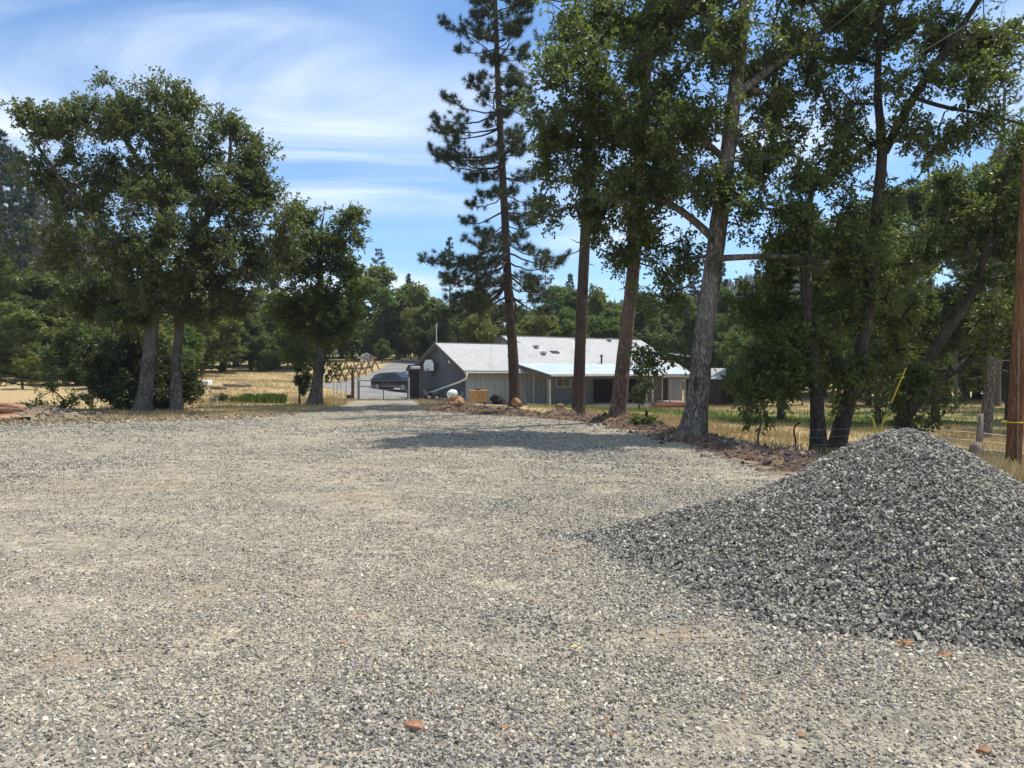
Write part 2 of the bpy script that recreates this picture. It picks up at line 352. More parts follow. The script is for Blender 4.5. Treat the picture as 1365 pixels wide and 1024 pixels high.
def polar_mesh(name, r0, r1, nr, na, zf, mat, attrs=None, keep=None, a0=0, a1=2 * math.pi):
    rr = r0 * (r1 / r0) ** (np.arange(nr) / (nr - 1)); full = abs(a1 - a0 - 2 * math.pi) < 1e-6
    aa = np.linspace(a0, a1, na, endpoint=not full); A, Rr = np.meshgrid(aa, rr); x = (Rr * np.sin(A)).ravel(); y = (Rr * np.cos(A)).ravel()
    V = np.stack([x, y, zf(x, y)], 1); i = np.arange(nr - 1)[:, None] * na; j = np.arange(na if full else na - 1)[None]; j2 = (j + 1) % na
    F = np.stack([i + j, i + na + j, i + na + j2, i + j2], -1).reshape(-1, 4)
    if keep is not None:
        k = keep(x, y); F = F[k[F].any(1)]
        u, inv = np.unique(F, return_inverse=True); F = inv.reshape(F.shape); V = V[u]; x = x[u]; y = y[u]
    me = mesh(name, V, [F], {k: ('POINT', f(x, y)) for k, f in (attrs or {}).items()}, True)
    return obj(name, me, mat)

DRIVE = np.array([P(px, 0, d)[:2] for px, d in [(470, 43), (552, 43), (556, 56), (560, 66), (575, 76), (575, 90), (556, 100), (540, 99), (528, 90), (510, 77), (470, 70), (436, 64), (425, 60), (455, 57), (478, 55), (468, 50)]])
def drive_sdf(x, y): return poly_sdf(np.asarray(x, float), np.asarray(y, float), DRIVE)
def green_f(x, y):
    g = np.zeros_like(x)
    for cx, cy, r, a in [(10, 36, 9, .8), (18, 38, 10, .7), (22, 24, 5, .5), (3, 42, 5, .7), (-16, 60, 6, .45), (-9, 64, 4, .4), (9, 19, 3, .3), (-20, 30, 3, .4), (26, 44, 10, .5)]:
        g = np.maximum(g, a * np.exp(-((x - cx) ** 2 + (y - cy) ** 2) / r ** 2))
    far = np.clip((np.hypot(x, y) - 85) / 50, 0, .55); return np.maximum(g, far)
def dirt_f(x, y):
    s = pad_sdf(x, y); return np.clip(1 - np.maximum(s, 0) / 2.6, 0, 1) * np.where((x < -5) & (y < 34), 1.15, np.where(x > 0, 1.1, .55)) + np.exp(-((x + 3) ** 2 + (y - 43) ** 2) / 20) * .6

g = polar_mesh('ground', .6, 2200, 190, 420, lambda x, y: Z(x, y) + .05 * fbm(x * .35, y * .35, seed=11) * np.clip(pad_sdf(x, y), 0, 1) - .10 * np.clip(-pad_sdf(x, y) * 2, 0, 1), M['field'], {'green': green_f, 'dirt': dirt_f})
tag(g, kind='structure')
DUST = [(625, 890, .30, .16), (880, 850, .45, .2), (470, 665, .5, .4), (830, 645, .9, .5), (120, 650, 1.2, .6), (300, 790, .5, .25), (1080, 700, .0001, .1), (560, 620, 1.2, .7), (700, 990, .35, .1), (980, 985, .3, .12), (90, 880, .4, .2)]
def dust_f(x, y):
    v = 0 * x
    for px, py, sx, sy in DUST:
        d = EYE / ((py - HY) / FPX); v = v + np.exp(-((x - (px - 682.5) / FPX * d) / (sx + .01)) ** 2 - ((y - d) / sy) ** 2)
    return np.clip(v * (.75 + .9 * vnoise(x * 4, y * 4, seed=93)), 0, 1)
def zone_f(x, y):
    n = fbm(x * .55, y * .55 * .6, seed=31) + .35 * fbm(x * 2.4, y * 1.6, seed=37)
    v = .36 + .8 * n + .45 * np.exp(-((y - 21) / 2.0) ** 2 - ((x + 11) / 8) ** 2) + .35 * np.exp(-((x - 1.5) ** 2 + (y - 13) ** 2) / 5) + .35 * np.exp(-((x + 1) ** 2 / 6 + (y - 3.0) ** 2 / .8)) + .3 * np.exp(-((x - .1) ** 2 + (y - 4.8) ** 2) / .15)
    tr = np.exp(-((np.abs(x * .8 + y - 8.5 + .06 * x * x) - .85) / .20) ** 2) + np.exp(-((np.abs(x * .35 + y - 12.5) - .9) / .25) ** 2) + np.exp(-((np.abs(x * 1.2 + y - 4.6 + .10 * x * x) - .8) / .17) ** 2) * (y > 2)
    v = v - .42 * tr * (.6 + .6 * vnoise(x * 1.5, y * 1.5, seed=88))
    v = v - .5 * np.exp(-((x + 3) ** 2 / 8 + (y - 9) ** 2 / 12))
    return v
pz = lambda x, y: Z(x, y) + .014 + rough_pad(x, y) - np.clip((pad_sdf(x, y) + edge_noise(x, y)) * .25, 0, .35)
p = polar_mesh('gravel_pad', .6, 62, 260, 520, pz, M['gravel'], {'zone': zone_f, 'dust': dust_f}, keep=lambda x, y: pad_sdf(x, y) < .9)
tag(p, kind='structure')
dz = lambda x, y: Z(x, y) + .03 - np.clip((drive_sdf(x, y) + .3 * fbm(x * .5, y * .5, seed=15)) * .15, 0, .5)
tag(polar_mesh('driveway', 38, 120, 90, 500, dz, M['asphalt'], keep=lambda x, y: drive_sdf(x, y) < 1.2, a0=-.6, a1=.2), kind='structure')

# banks of bare soil along the back and right edge of the pad
BANKS = [([(600, 549, 30), (640, 550, 28.8), (700, 553, 27.2), (760, 558, 25.5), (850, 566, 22.8)], 1.0, .20), ([(850, 568, 21.8), (890, 580, 19.2), (930, 590, 17.8), (985, 603, 15.7), (1060, 618, 13.6), (1130, 630, 12.2)], 1.0, .08)]
def bank_h(x, y):
    h = np.full(np.shape(x), -1.0)
    for pts, wd, ht in BANKS:
        q = np.array([P(*a)[:2] for a in pts])
        for i in range(len(q) - 1):
            e = q[i + 1] - q[i]; t = np.clip(((x - q[i][0]) * e[0] + (y - q[i][1]) * e[1]) / (e @ e), 0, 1); d = np.hypot(x - q[i][0] - t * e[0], y - q[i][1] - t * e[1])
            h = np.maximum(h, ht * (1 - (d / wd) ** 2))
    return np.clip(h, -.6, 1) * (1 + .6 * vnoise(x * 1.5, y * 1.5, seed=41)) + .13 * fbm(x * 2.8, y * 2.8, seed=42) * (h > -.2)
bk = polar_mesh('soil_bank', 11, 32, 150, 900, lambda x, y: Z(x, y) + bank_h(x, y), M['soil'], keep=lambda x, y: bank_h(x, y) > -.25, a0=-.15, a1=.55)
tag(bk, kind='structure')
lb = polar_mesh('soil_berm', 21, 31, 60, 500, lambda x, y: Z(x, y) + .30 * np.exp(-((y - 25.6 - .4 * np.sin(x * .5)) / 1.1) ** 2) * np.clip((-12.5 - x) / 3, 0, 1) * (1 + .8 * fbm(x * .8, y * .8, seed=44)) + .16 * fbm(x * 1.8, y * 1.8, seed=45) - .02, M['field'],
    {'green': lambda x, y: x * 0 + .05, 'dirt': lambda x, y: x * 0 + .85}, keep=lambda x, y: np.exp(-((y - 25.6) / 1.1) ** 2) * np.clip((-12.5 - x) / 3, 0, 1) > .1, a0=-.95, a1=-.4)
tag(lb, kind='structure')

# ------------------------------------------------------------------ stones
def ico():
    t = (1 + 5 ** .5) / 2; v = np.array([(-1, t, 0), (1, t, 0), (-1, -t, 0), (1, -t, 0), (0, -1, t), (0, 1, t), (0, -1, -t), (0, 1, -t), (t, 0, -1), (t, 0, 1), (-t, 0, -1), (-t, 0, 1)], float)
    f = np.array([(0, 11, 5), (0, 5, 1), (0, 1, 7), (0, 7, 10), (0, 10, 11), (1, 5, 9), (5, 11, 4), (11, 10, 2), (10, 7, 6), (7, 1, 8), (3, 9, 4), (3, 4, 2), (3, 2, 6), (3, 6, 8), (3, 8, 9), (4, 9, 5), (2, 4, 11), (6, 2, 10), (8, 6, 7), (9, 8, 1)])
    return v / np.linalg.norm(v[0]), f
def cubo():
    return np.array([(x, y, z) for x in (-.62, .62) for y in (-.62, .62) for z in (-.62, .62)], float), np.array([(0, 1, 3, 2), (4, 6, 7, 5), (0, 4, 5, 1), (2, 3, 7, 6), (0, 2, 6, 4), (1, 5, 7, 3)])
def octa(): return np.array([(1, 0, 0), (0, 1, 0), (-1, 0, 0), (0, -1, 0), (0, 0, 1), (0, 0, -1)], float), np.array([(0, 1, 4), (1, 2, 4), (2, 3, 4), (3, 0, 4), (1, 0, 5), (2, 1, 5), (3, 2, 5), (0, 3, 5)])
def rotmats(n, rg, tilt=None):
    q = rg.normal(size=(n, 4))
    if tilt is not None: q[:, 1:3] *= tilt
    q /= np.linalg.norm(q, axis=1, keepdims=True); a, b, c, d = q.T
    return np.stack([1 - 2 * (c * c + d * d), 2 * (b * c - a * d), 2 * (b * d + a * c), 2 * (b * c + a * d), 1 - 2 * (b * b + d * d), 2 * (c * d - a * b), 2 * (b * d - a * c), 2 * (c * d + a * b), 1 - 2 * (b * b + c * c)], 1).reshape(n, 3, 3)
def stones(pos, size, tmpl, rg, jit=.28, tilt=None, flat=.62):
    v, f = tmpl; n = len(pos); s = size[:, None] * np.stack([rg.uniform(.8, 1.5, n), rg.uniform(.6, 1.0, n), rg.uniform(flat * .6, flat * 1.25, n)], 1)
    W = v[None] * (1 + rg.uniform(-jit, jit, (n, len(v), 3))); W = W * s[:, None]; W = np.einsum('nij,nkj->nki', rotmats(n, rg, tilt), W) + pos[:, None]
    return W.reshape(-1, 3), (f[None] + (np.arange(n) * len(v))[:, None, None]).reshape(-1, f.shape[1])
PAL_T = np.array([(.165, .148, .118), (.275, .248, .197), (.35, .314, .238), (.405, .358, .27), (.46, .412, .315), (.305, .287, .252), (.56, .515, .42), (.33, .255, .17)])
PAL_B = np.array([(.10, .093, .081), (.165, .155, .136), (.235, .222, .196), (.31, .292, .255), (.39, .366, .315), (.50, .47, .40), (.21, .204, .188), (.32, .275, .205)])
def palette(z, rg, pt=(.12, .18, .2, .18, .12, .12, .05, .03), pb=(.16, .2, .2, .16, .1, .05, .1, .03)):
    n = len(z); b = rg.random(n) < np.clip((z - .42) / .7, 0.03, .8); t = PAL_T[rg.choice(8, n, p=pt)]; u = PAL_B[rg.choice(8, n, p=pb)]
    c = np.where(b[:, None], u, t) * rg.uniform(.8, 1.2, (n, 1)); k = rg.random(n) < .0015; c[k] = (.42, .17, .08); return c
def pad_stones():
    rg = np.random.default_rng(3); Vs = []; Fs = []; Cs = []; off = 0
    for (y0, y1, dens, sz, tm) in [(2.3, 4.3, 7800, .0082, cubo()), (4.3, 6.5, 5200, .0086, cubo()), (6.5, 10.5, 2600, .0102, octa()), (10.5, 17, 800, .0140, octa()), (17, 34, 170, .020, octa())]:
        area = .84 * (y1 * y1 - y0 * y0); n = int(area * dens); y = np.sqrt(rg.uniform(y0 * y0, y1 * y1, n)); x = rg.uniform(-.80, .88, n) * y
        k = (pad_sdf(x, y) < .05) & (pile_h(x, y) < .03); 
        z = zone_f(x, y); k &= rg.random(n) < np.clip(.50 + .6 * z + .6 * vnoise(x * 1.6, y * 1.6, seed=6) + .3 * vnoise(x * 5, y * 5, seed=66), .16, 1) * (1 - .72 * dust_f(x, y)); x = x[k]; y = y[k]; z = z[k]; n = len(x)
        s = sz * np.exp(rg.normal(0, .33, n)) * (.88 + .3 * np.clip(z, 0, 1)); s = np.clip(s, .004, sz * 2)
        s = s * (1 + .45 * np.exp(-np.clip(-pile_h(x, y) - .0, 0, 9) / .12))
        zz = Z(x, y) + .014 + rough_pad(x, y) + s * .12
        V, F = stones(np.stack([x, y, zz], 1), s, tm, rg, .3, .45); Vs.append(V); Fs.append(np.concatenate([F[:, :3], F[:, [0, 2, 3]]]) + off if F.shape[1] == 4 else F + off); off += len(V); q_ = np.repeat(palette(z, rg), len(tm[1]), 0); Cs.append(np.concatenate([q_, q_]) if F.shape[1] == 4 else q_)
    me = mesh('gravel', np.concatenate(Vs), [np.concatenate(Fs)], {'col': ('FACE', np.concatenate(Cs))})
    tag(obj('gravel', me, M['stone']), 'loose crushed stones covering the wide gravel pad', 'gravel', kind='stuff')
pad_stones()
def pile():
    rg = np.random.default_rng(5)
    root = empty('gravel_pile', (PK[0], PK[1], 0), 'big heap of loose blue grey crushed stone at the right', 'gravel pile')
    g = np.linspace(0, 1, 120); X, Y = np.meshgrid(.2 + 5.6 * g, 3.6 + 5.2 * g); x = X.ravel(); y = Y.ravel(); h = pile_h(x, y) - .03
    i = np.arange(119)[:, None] * 120; j = np.arange(119)[None]; F = np.stack([i + j, i + j + 1, i + 121 + j, i + 120 + j], -1).reshape(-1, 4); F = F[(h[F] > -.12).any(1)]
    me = mesh('mound', np.stack([x - PK[0], y - PK[1], np.maximum(h, -.06)], 1), [F], {'zone': ('POINT', x * 0 + 1.2)}, True); obj('mound', me, M['gravel'], root)
    n = 125000; x = rg.uniform(.2, 5.6, n); y = rg.uniform(3.9, 8.4, n); h = pile_h(x, y); e = .01; sl_ = np.sqrt(1 + ((pile_h(x + e, y) - h) / e) ** 2 + ((pile_h(x, y + e) - h) / e) ** 2)
    k = (h > rg.uniform(-.10, .03, n)) & (rg.random(n) < sl_ / 1.3); x = x[k]; y = y[k]; h = h[k]; n = len(x)
    s = .0112 * np.exp(rg.normal(0, .33, n)) * (1 + .35 * np.exp(-np.clip(h, 0, 9) / .12)); s = np.clip(s, .005, .03)
    V, F = stones(np.stack([x - PK[0], y - PK[1], np.maximum(h, .012) + rg.uniform(-.010, .010, n)], 1), s, cubo(), rg, .33, None, .62)
    col = PAL_B[rg.choice(8, n, p=(.05, .14, .25, .24, .14, .06, .09, .03))] * rg.uniform(.88, 1.18, (n, 1)) * [1, .995, .965]
    me = mesh('stone_cover', V, [F], {'col': ('FACE', np.repeat(col, 6, 0))}); o = obj('stone_cover', me, M['stone'], root); o['kind'] = 'stuff'
pile()

# ------------------------------------------------------------------ trees
def frusta(P0, P1, r0, r1, k):
    D = P1 - P0; L = np.linalg.norm(D, axis=1, keepdims=True); D = D / np.maximum(L, 1e-6); ref = np.where(np.abs(D[:, :1]) < .8, [[1., 0, 0]], [[0, 1., 0]])
    u = np.cross(D, ref); u /= np.linalg.norm(u, axis=1, keepdims=True); v = np.cross(D, u); a = np.arange(k) * 2 * math.pi / k
    ring = u[:, None] * np.cos(a)[None, :, None] + v[:, None] * np.sin(a)[None, :, None]
    V = np.concatenate([P0[:, None] + ring * r0[:, None, None], (P1 + D * r1[:, None] * .3)[:, None] + ring * r1[:, None, None]], 1); n = len(P0)
    j = np.arange(k); f = np.stack([j, (j + 1) % k, (j + 1) % k + k, j + k], 1); return V.reshape(-1, 3), (f[None] + (np.arange(n) * 2 * k)[:, None, None]).reshape(-1, 4)
def trunk_tube(pts, rad, k=22, step=.12, flare=0., seed=1, rough=.09):
    pts = np.array(pts, float); rad = np.array(rad, float); seg = np.linalg.norm(np.diff(pts, axis=0), axis=1); s = np.concatenate([[0], np.cumsum(seg)])
    n = max(4, int(s[-1] / step)); t = np.linspace(0, s[-1], n)
    # smooth the centre line
    c = np.stack([np.interp(t, s, pts[:, i]) for i in range(3)], 1); r = np.interp(t, s, rad)
    ker = np.ones(7) / 7
    for _ in range(2):
        pad = np.pad(c, ((3, 3), (0, 0)), 'reflect', reflect_type='odd'); c = np.stack([np.convolve(pad[:, i], ker, 'valid') for i in range(3)], 1)
    r = r * (1 + flare * np.exp(-t / .28)); T = np.gradient(c, axis=0); T /= np.linalg.norm(T, axis=1, keepdims=True)
    u = np.cross(T, [[0, 1., 0]]); u /= np.linalg.norm(u, axis=1, keepdims=True); v = np.cross(T, u); a = np.arange(k) * 2 * math.pi / k
    A, TT = np.meshgrid(a, t); nz = fbm(np.cos(A) * 2.6 + seed, np.sin(A) * 2.6, TT * .9, 4, seed); fl = 1 + flare * .35 * np.exp(-TT / .35) * np.cos(A * 4 + seed)
    RR = r[:, None] * (1 + rough * 2 * nz) * fl; V = c[:, None] + RR[..., None] * (u[:, None] * np.cos(a)[None, :, None] + v[:, None] * np.sin(a)[None, :, None])
    i = np.arange(n - 1)[:, None] * k; j = np.arange(k)[None]; F = np.stack([i + j, i + (j + 1) % k, i + k + (j + 1) % k, i + k + j], -1).reshape(-1, 4)
    return V.reshape(-1, 3), F, c, r
LEAF = np.array([(0, 0, 0), (.45, .26, .10), (1, .02, -.06), (.5, -.27, .10)])
LEAF6 = np.array([(0, 0, 0), (.28, .17, .05), (.5, .12, .04), (.72, .30, .06), (1, 0, -.08), (.72, -.27, .06), (.48, -.12, .04), (.25, -.2, .05)])
def leaves(pos, dr, size, rg, tm=LEAF, up=.6):
    n = len(pos); dr = dr / np.maximum(np.linalg.norm(dr, axis=1, keepdims=True), 1e-6); nn = rg.normal(size=(n, 3)) * .75 + [0, 0, up]
    b = np.cross(nn, dr); b /= np.maximum(np.linalg.norm(b, axis=1, keepdims=True), 1e-6); nn = np.cross(dr, b)
    V = pos[:, None] + size[:, None, None] * (tm[None, :, :1] * dr[:, None] + tm[None, :, 1:2] * b[:, None] + tm[None, :, 2:] * nn[:, None])
    k = len(tm); F = (np.arange(n) * k)[:, None] + np.arange(k)[None]; return V.reshape(-1, 3), F

def skeleton(stems, attract, rg, step=.45, jitter=.08, droop=.0, up_pen=1.0):
    pos = []; par = []; fix = []
    for pts, rad, link in stems:
        pts = np.array(pts, float); rad = np.array(rad, float); seg = np.linalg.norm(np.diff(pts, axis=0), axis=1); s = np.concatenate([[0], np.cumsum(seg)]); n = max(3, int(s[-1] / step) + 1)
        t = np.linspace(0, s[-1], n); c = np.stack([np.interp(t, s, pts[:, i]) for i in range(3)], 1); c[1:-1] += rg.normal(0, jitter * .5, (n - 2, 3)) if link else 0; r = np.interp(t, s, rad)
        if link: pr = int(np.argmin(np.linalg.norm(np.array(pos) - c[0], axis=1))); c = c[1:]; r = r[1:]
        else: pr = -1
        for q, rr in zip(c, r): pos.append(q); par.append(pr); fix.append(rr); pr = len(pos) - 1
    hmin = pos[0][2] + .28 * (max(p[2] for p in pos) - pos[0][2]); n0 = len(pos)
    Pn = np.zeros((n0 + len(attract) * 14, 3)); Pn[:n0] = pos; cnt = n0; par = list(par); fix = list(fix); tips = []
    base = Pn[:n0]; dd = np.array([np.min(np.linalg.norm(base - a, axis=1)) for a in attract]); 
    for ai in np.argsort(dd):
        a = attract[ai]; q = Pn[:cnt]; v = a - q; dist = np.linalg.norm(v, axis=1); cost = dist + up_pen * np.maximum(0, -v[:, 2]) * .8 + (q[:, 2] < hmin) * 2.0
        j = int(np.argmin(cost)); L = dist[j]; m = max(1, min(12, int(L / step))); p0 = Pn[j].copy(); prev = j
        bow = rg.normal(0, .12, 3) * L + np.array([0, 0, .10 * L - droop * L])
        for i in range(1, m + 1):
            t = i / m; Pn[cnt] = p0 + (a - p0) * t + bow * 4 * t * (1 - t) * .5 + (rg.normal(0, jitter, 3) if i < m else 0); par.append(prev); fix.append(0.); prev = cnt; cnt += 1
        tips.append(prev)
    Pn = Pn[:cnt]; par = np.array(par); fix = np.array(fix); w_ = np.zeros(cnt)
    w_[tips] += 1
    for i in range(cnt - 1, n0 - 1, -1): w_[par[i]] += w_[i]
    r = np.where(fix > 0, fix, .013 * np.maximum(w_, 1) ** .5)
    for i in range(n0, cnt):
        r[i] = min(r[i], r[par[i]] * .85 if fix[par[i]] > 0 else r[par[i]])
    return Pn, par, r, n0, np.array(tips)

def blobs_pts(bl, rg, d, dens):
    out = []
    for b in bl:
        px, py, rx, ry = b[:4]; dd = d + (b[4] if len(b) > 4 else 0); c = P(px, py, dd); sx = rx / FPX * dd; sz = ry / FPX * dd; sy = (sx + sz) * .5 * (b[5] if len(b) > 5 else 1)
        n = max(4, int(dens * (sx * sy * sz) ** (2 / 3) * 4)); u = rg.normal(size=(n, 3)); u /= np.linalg.norm(u, axis=1, keepdims=True); u *= rg.random((n, 1)) ** .40 * rg.uniform(.75, 1.22, (n, 1))
        out.append(c + u * [sx, sy, sz])
    return np.concatenate(out)
def make_broadleaf(name, label, group, stems, attract, rg, leafm, barkm, leaf=.11, twigs=6, per=9, tw_len=.5, k=20, flare=.35, base=None, tmpl=LEAF, rough=.09, step=.45, cat='tree', droop=0.):
    Pn, par, r, n0, tips = skeleton(stems, attract, rg, step, .07, droop); base = np.array(stems[0][0][0]) if base is None else base
    root = empty(name, base, label, cat, group); Vs = []; Fs = []; off = 0
    for i, (pts, rad, link) in enumerate(stems):
        V, F, _, _ = trunk_tube(pts, rad, k if not link else 12, .12 if not link else .2, flare if not link else 0., i + len(stems), rough)
        Vs.append(V); Fs.append(F + off); off += len(V)
    ids = np.arange(n0, len(Pn)); th = r[ids] > .03
    for sel, kk in ((ids[th], 7), (ids[~th], 4)):
        if len(sel): V, F = frusta(Pn[par[sel]], Pn[sel], np.minimum(r[par[sel]], r[sel] * 1.5), r[sel], kk); Vs.append(V); Fs.append(F + off); off += len(V)
    # twigs
    src = np.concatenate([tips, par[tips], par[tips]]); src = src[src >= n0] if (src >= n0).sum() > 20 else src
    cen = Pn[tips].mean(0); S = np.repeat(src, twigs); d = rg.normal(size=(len(S), 3)); o = Pn[S] - cen; o /= np.linalg.norm(o, axis=1, keepdims=True) + 1e-6
    d = d / np.linalg.norm(d, axis=1, keepdims=True) + o * .45 + [0, 0, .15 - droop]; d /= np.linalg.norm(d, axis=1, keepdims=True); L = tw_len * rg.uniform(.35, 1.15, (len(S), 1)); E = Pn[S] + d * L
    V, F = frusta(Pn[S], E, np.full(len(S), .008), np.full(len(S), .003), 3); Vs.append(V); Fs.append(F + off)
    me = mesh(name + '_trunk', np.concatenate(Vs) - base, [np.concatenate(Fs)], None, True); obj('trunk', me, barkm, root)
    # leaves in rosettes along each twig
    q = np.repeat(np.arange(len(S)), per); t = rg.uniform(.3, 1.05, len(q)) ** .6; pos = Pn[S][q] + (E - Pn[S])[q] * t[:, None] + rg.normal(0, .045, (len(q), 3))
    ld = d[q] * .5 + rg.normal(size=(len(q), 3)) * .8 + [0, 0, -.12]; V, F = leaves(pos, ld, leaf * rg.uniform(.6, 1.25, len(q)), rg, tmpl)
    rn = np.clip(rg.random(len(q)) * .6 + np.repeat(rg.random(len(S)), per) * .4, 0, 1)
    me = mesh(name + '_crown', V - base, [F], {'rnd': ('FACE', rn)}); obj('crown', me, leafm, root); return root

def px_stem(pts, rad, d, link=False, dy=None):
    q = [P(a, b, d + (dy[i] if dy else 0)) for i, (a, b) in enumerate(pts)]; 
    if not link: q[0][2] = Z1(q[0][0], q[0][1]) - .15
    return (q, rad, link)

def tufts(pos, dr, rg, n=34, L=.17, wd=.010, spread=.9):
    m = len(pos); q = np.repeat(np.arange(m), n); d = dr[q] / np.linalg.norm(dr[q], axis=1, keepdims=True) * (1 - spread * .55) + rg.normal(size=(len(q), 3)) * spread * .75; d /= np.linalg.norm(d, axis=1, keepdims=True)
    side = np.cross(d, rg.normal(size=(len(q), 3))); side /= np.linalg.norm(side, axis=1, keepdims=True); l = L * rg.uniform(.7, 1.15, (len(q), 1)); p0 = pos[q] + d * .01 - dr[q] / np.linalg.norm(dr[q], axis=1, keepdims=True) * rg.uniform(0, .45, (len(q), 1)) * L
    V = np.stack([p0 - side * wd * .5, p0 + side * wd * .5, p0 + d * l + [0, 0, -.02]], 1).reshape(-1, 3); F = (np.arange(len(q)) * 3)[:, None] + np.arange(3)[None]
    return V, F, np.clip(np.repeat(rg.random(m) * .5, n) + rg.random(len(q)) * .5, 0, 1)
def make_pine(name, label, group, trunk, rad, crown0, rg, length, needlem, barkm, spacing=.42, per=4, tuft=.17, nn=34, wd=.010, bias=None, stubs=8, dens=1.0, top=None, k=18, sub=7, cat='tree', flare=.25, rise=.0, dead=.0, loc=None):
    """trunk: world points; crown0: height where live limbs start; length(t): limb length for t in 0..1 up the crown"""
    base = np.array(trunk[0], float); V, F, c, r = trunk_tube(trunk, rad, k, .14, flare, int(rg.integers(99)), .06); Vs = [V]; Fs = [F]; off = len(V); root = empty(name, base, label, cat, group)
    h0 = c[:, 2] - base[2]; Htop = h0[-1]; B0 = []; B1 = []; R0 = []; R1 = []; TP = []; TD = []
    h = crown0
    while h < Htop - .15:
        t = (h - crown0) / max(Htop - crown0, .1); o = np.array([np.interp(h, h0, c[:, i]) for i in range(3)])
        for _ in range(per):
            a = rg.uniform(0, 2 * math.pi); L = length(t) * rg.uniform(.45, 1.2)
            if bias is not None: L *= bias(a, t)
            if L < .15: continue
            n = max(4, int(L / .3)); out = np.array([math.cos(a), math.sin(a), 0]); s = np.linspace(0, 1, n + 1); lift = (t - .45) * .7 + rise + rg.normal(0, .08)
            zc = L * (lift * s + (-.32 * s + .42 * s ** 2.4) * (1 - t * .7)); side = np.array([-out[1], out[0], 0]); wob = rg.normal(0, .09) * L * np.sin(s * math.pi)
            pts = o + out * (L * s)[:, None] + side * wob[:, None] + np.stack([0 * s, 0 * s, zc], 1); pts[1:] += rg.normal(0, .02, (n, 3)); rb = (.011 + .013 * L) * (1 - .82 * s)
            B0.append(pts[:-1]); B1.append(pts[1:]); R0.append(rb[:-1]); R1.append(rb[1:]); live = rg.random() > dead
            ns = int(sub * L * dens) + 2
            for q in range(ns):
                sp = rg.uniform(.30, 1.0) ** .75; p0 = np.array([np.interp(sp, s, pts[:, i]) for i in range(3)]); l2 = L * rg.uniform(.10, .30) * (1.25 - sp) + .15; sd_ = 1 if rg.random() < .5 else -1
                dv = out * rg.uniform(.4, .9) + side * sd_ * rg.uniform(.3, 1.0) + np.array([0, 0, rg.uniform(-.1, .95)]); dv /= np.linalg.norm(dv); pe = p0 + dv * l2; pm = p0 + dv * l2 * .55 + np.array([0, 0, -.03])
                pe[2] += .06; B0.append(np.array([p0, pm])); B1.append(np.array([pm, pe])); R0.append(np.array([.009, .007])); R1.append(np.array([.007, .004]))
                if live: TP.append(pe); TD.append(pe - pm); 
                if live and l2 > .8: TP.append(pm + rg.normal(0, .05, 3)); TD.append(pm - p0 + rg.normal(0, .05, 3))
            if live: TP.append(pts[-1]); TD.append(pts[-1] - pts[-2])
        h += spacing * rg.uniform(.6, 1.4) * (1 - .35 * t)
    if top is None: TP.append(c[-1]); TD.append(np.array([0, 0, .2]))
    for _ in range(stubs):
        h = rg.uniform(crown0 * .45, crown0); o = np.array([np.interp(h, h0, c[:, i]) for i in range(3)]); a = rg.uniform(0, 2 * math.pi); L = rg.uniform(.3, 1.3); d = np.array([math.cos(a), math.sin(a), rg.uniform(-.4, .2)])
        B0.append(np.array([o, o + d * L * .5])); B1.append(np.array([o + d * L * .5, o + d * L + rg.normal(0, .06, 3)])); R0.append(np.array([.03, .02])); R1.append(np.array([.02, .006]))
    V, F = frusta(np.concatenate(B0), np.concatenate(B1), np.concatenate(R0), np.concatenate(R1), 5); Vs.append(V); Fs.append(F + off)
    me = mesh(name + '_trunk', np.concatenate(Vs) - base, [np.concatenate(Fs)], None, True); obj('trunk', me, barkm, root)
    if TP:
        V, F, rn = tufts(np.array(TP), np.array(TD), rg, nn, tuft, wd); me = mesh(name + '_crown', V - base, [F], {'rnd': ('FACE', rn)}); obj('crown', me, needlem, root)
    return root

def boulder(name, label, cat, x, y, z, dim, seed, mat, sub=4, rough=.25, parent=None):
    import bmesh
    bm = bmesh.new(); bmesh.ops.create_icosphere(bm, subdivisions=sub, radius=1); co = np.array([v.co[:] for v in bm.verts]); rg = np.random.default_rng(seed)
    pl = rg.normal(size=(9, 3)); pl /= np.linalg.norm(pl, axis=1, keepdims=True); of = rg.uniform(.62, .92, 9)
    r = np.ones(len(co))
    for a, o in zip(pl, of): dt = co @ a; r = np.where(dt > 0, np.minimum(r, o / np.maximum(dt, 1e-3)), r)
    r *= 1 + rough * fbm(co[:, 0] * 2 + seed, co[:, 1] * 2, co[:, 2] * 2, 5, seed)
    co = co * r[:, None] * np.array(dim) / 2
    for v, c in zip(bm.verts, co): v.co = c
    me = bpy.data.meshes.new(name); bm.to_mesh(me); bm.free(); me.polygons.foreach_set('use_smooth', [True] * len(me.polygons)); o = obj(name, me, mat, parent, (x, y, z)); tag(o, label, cat); return o
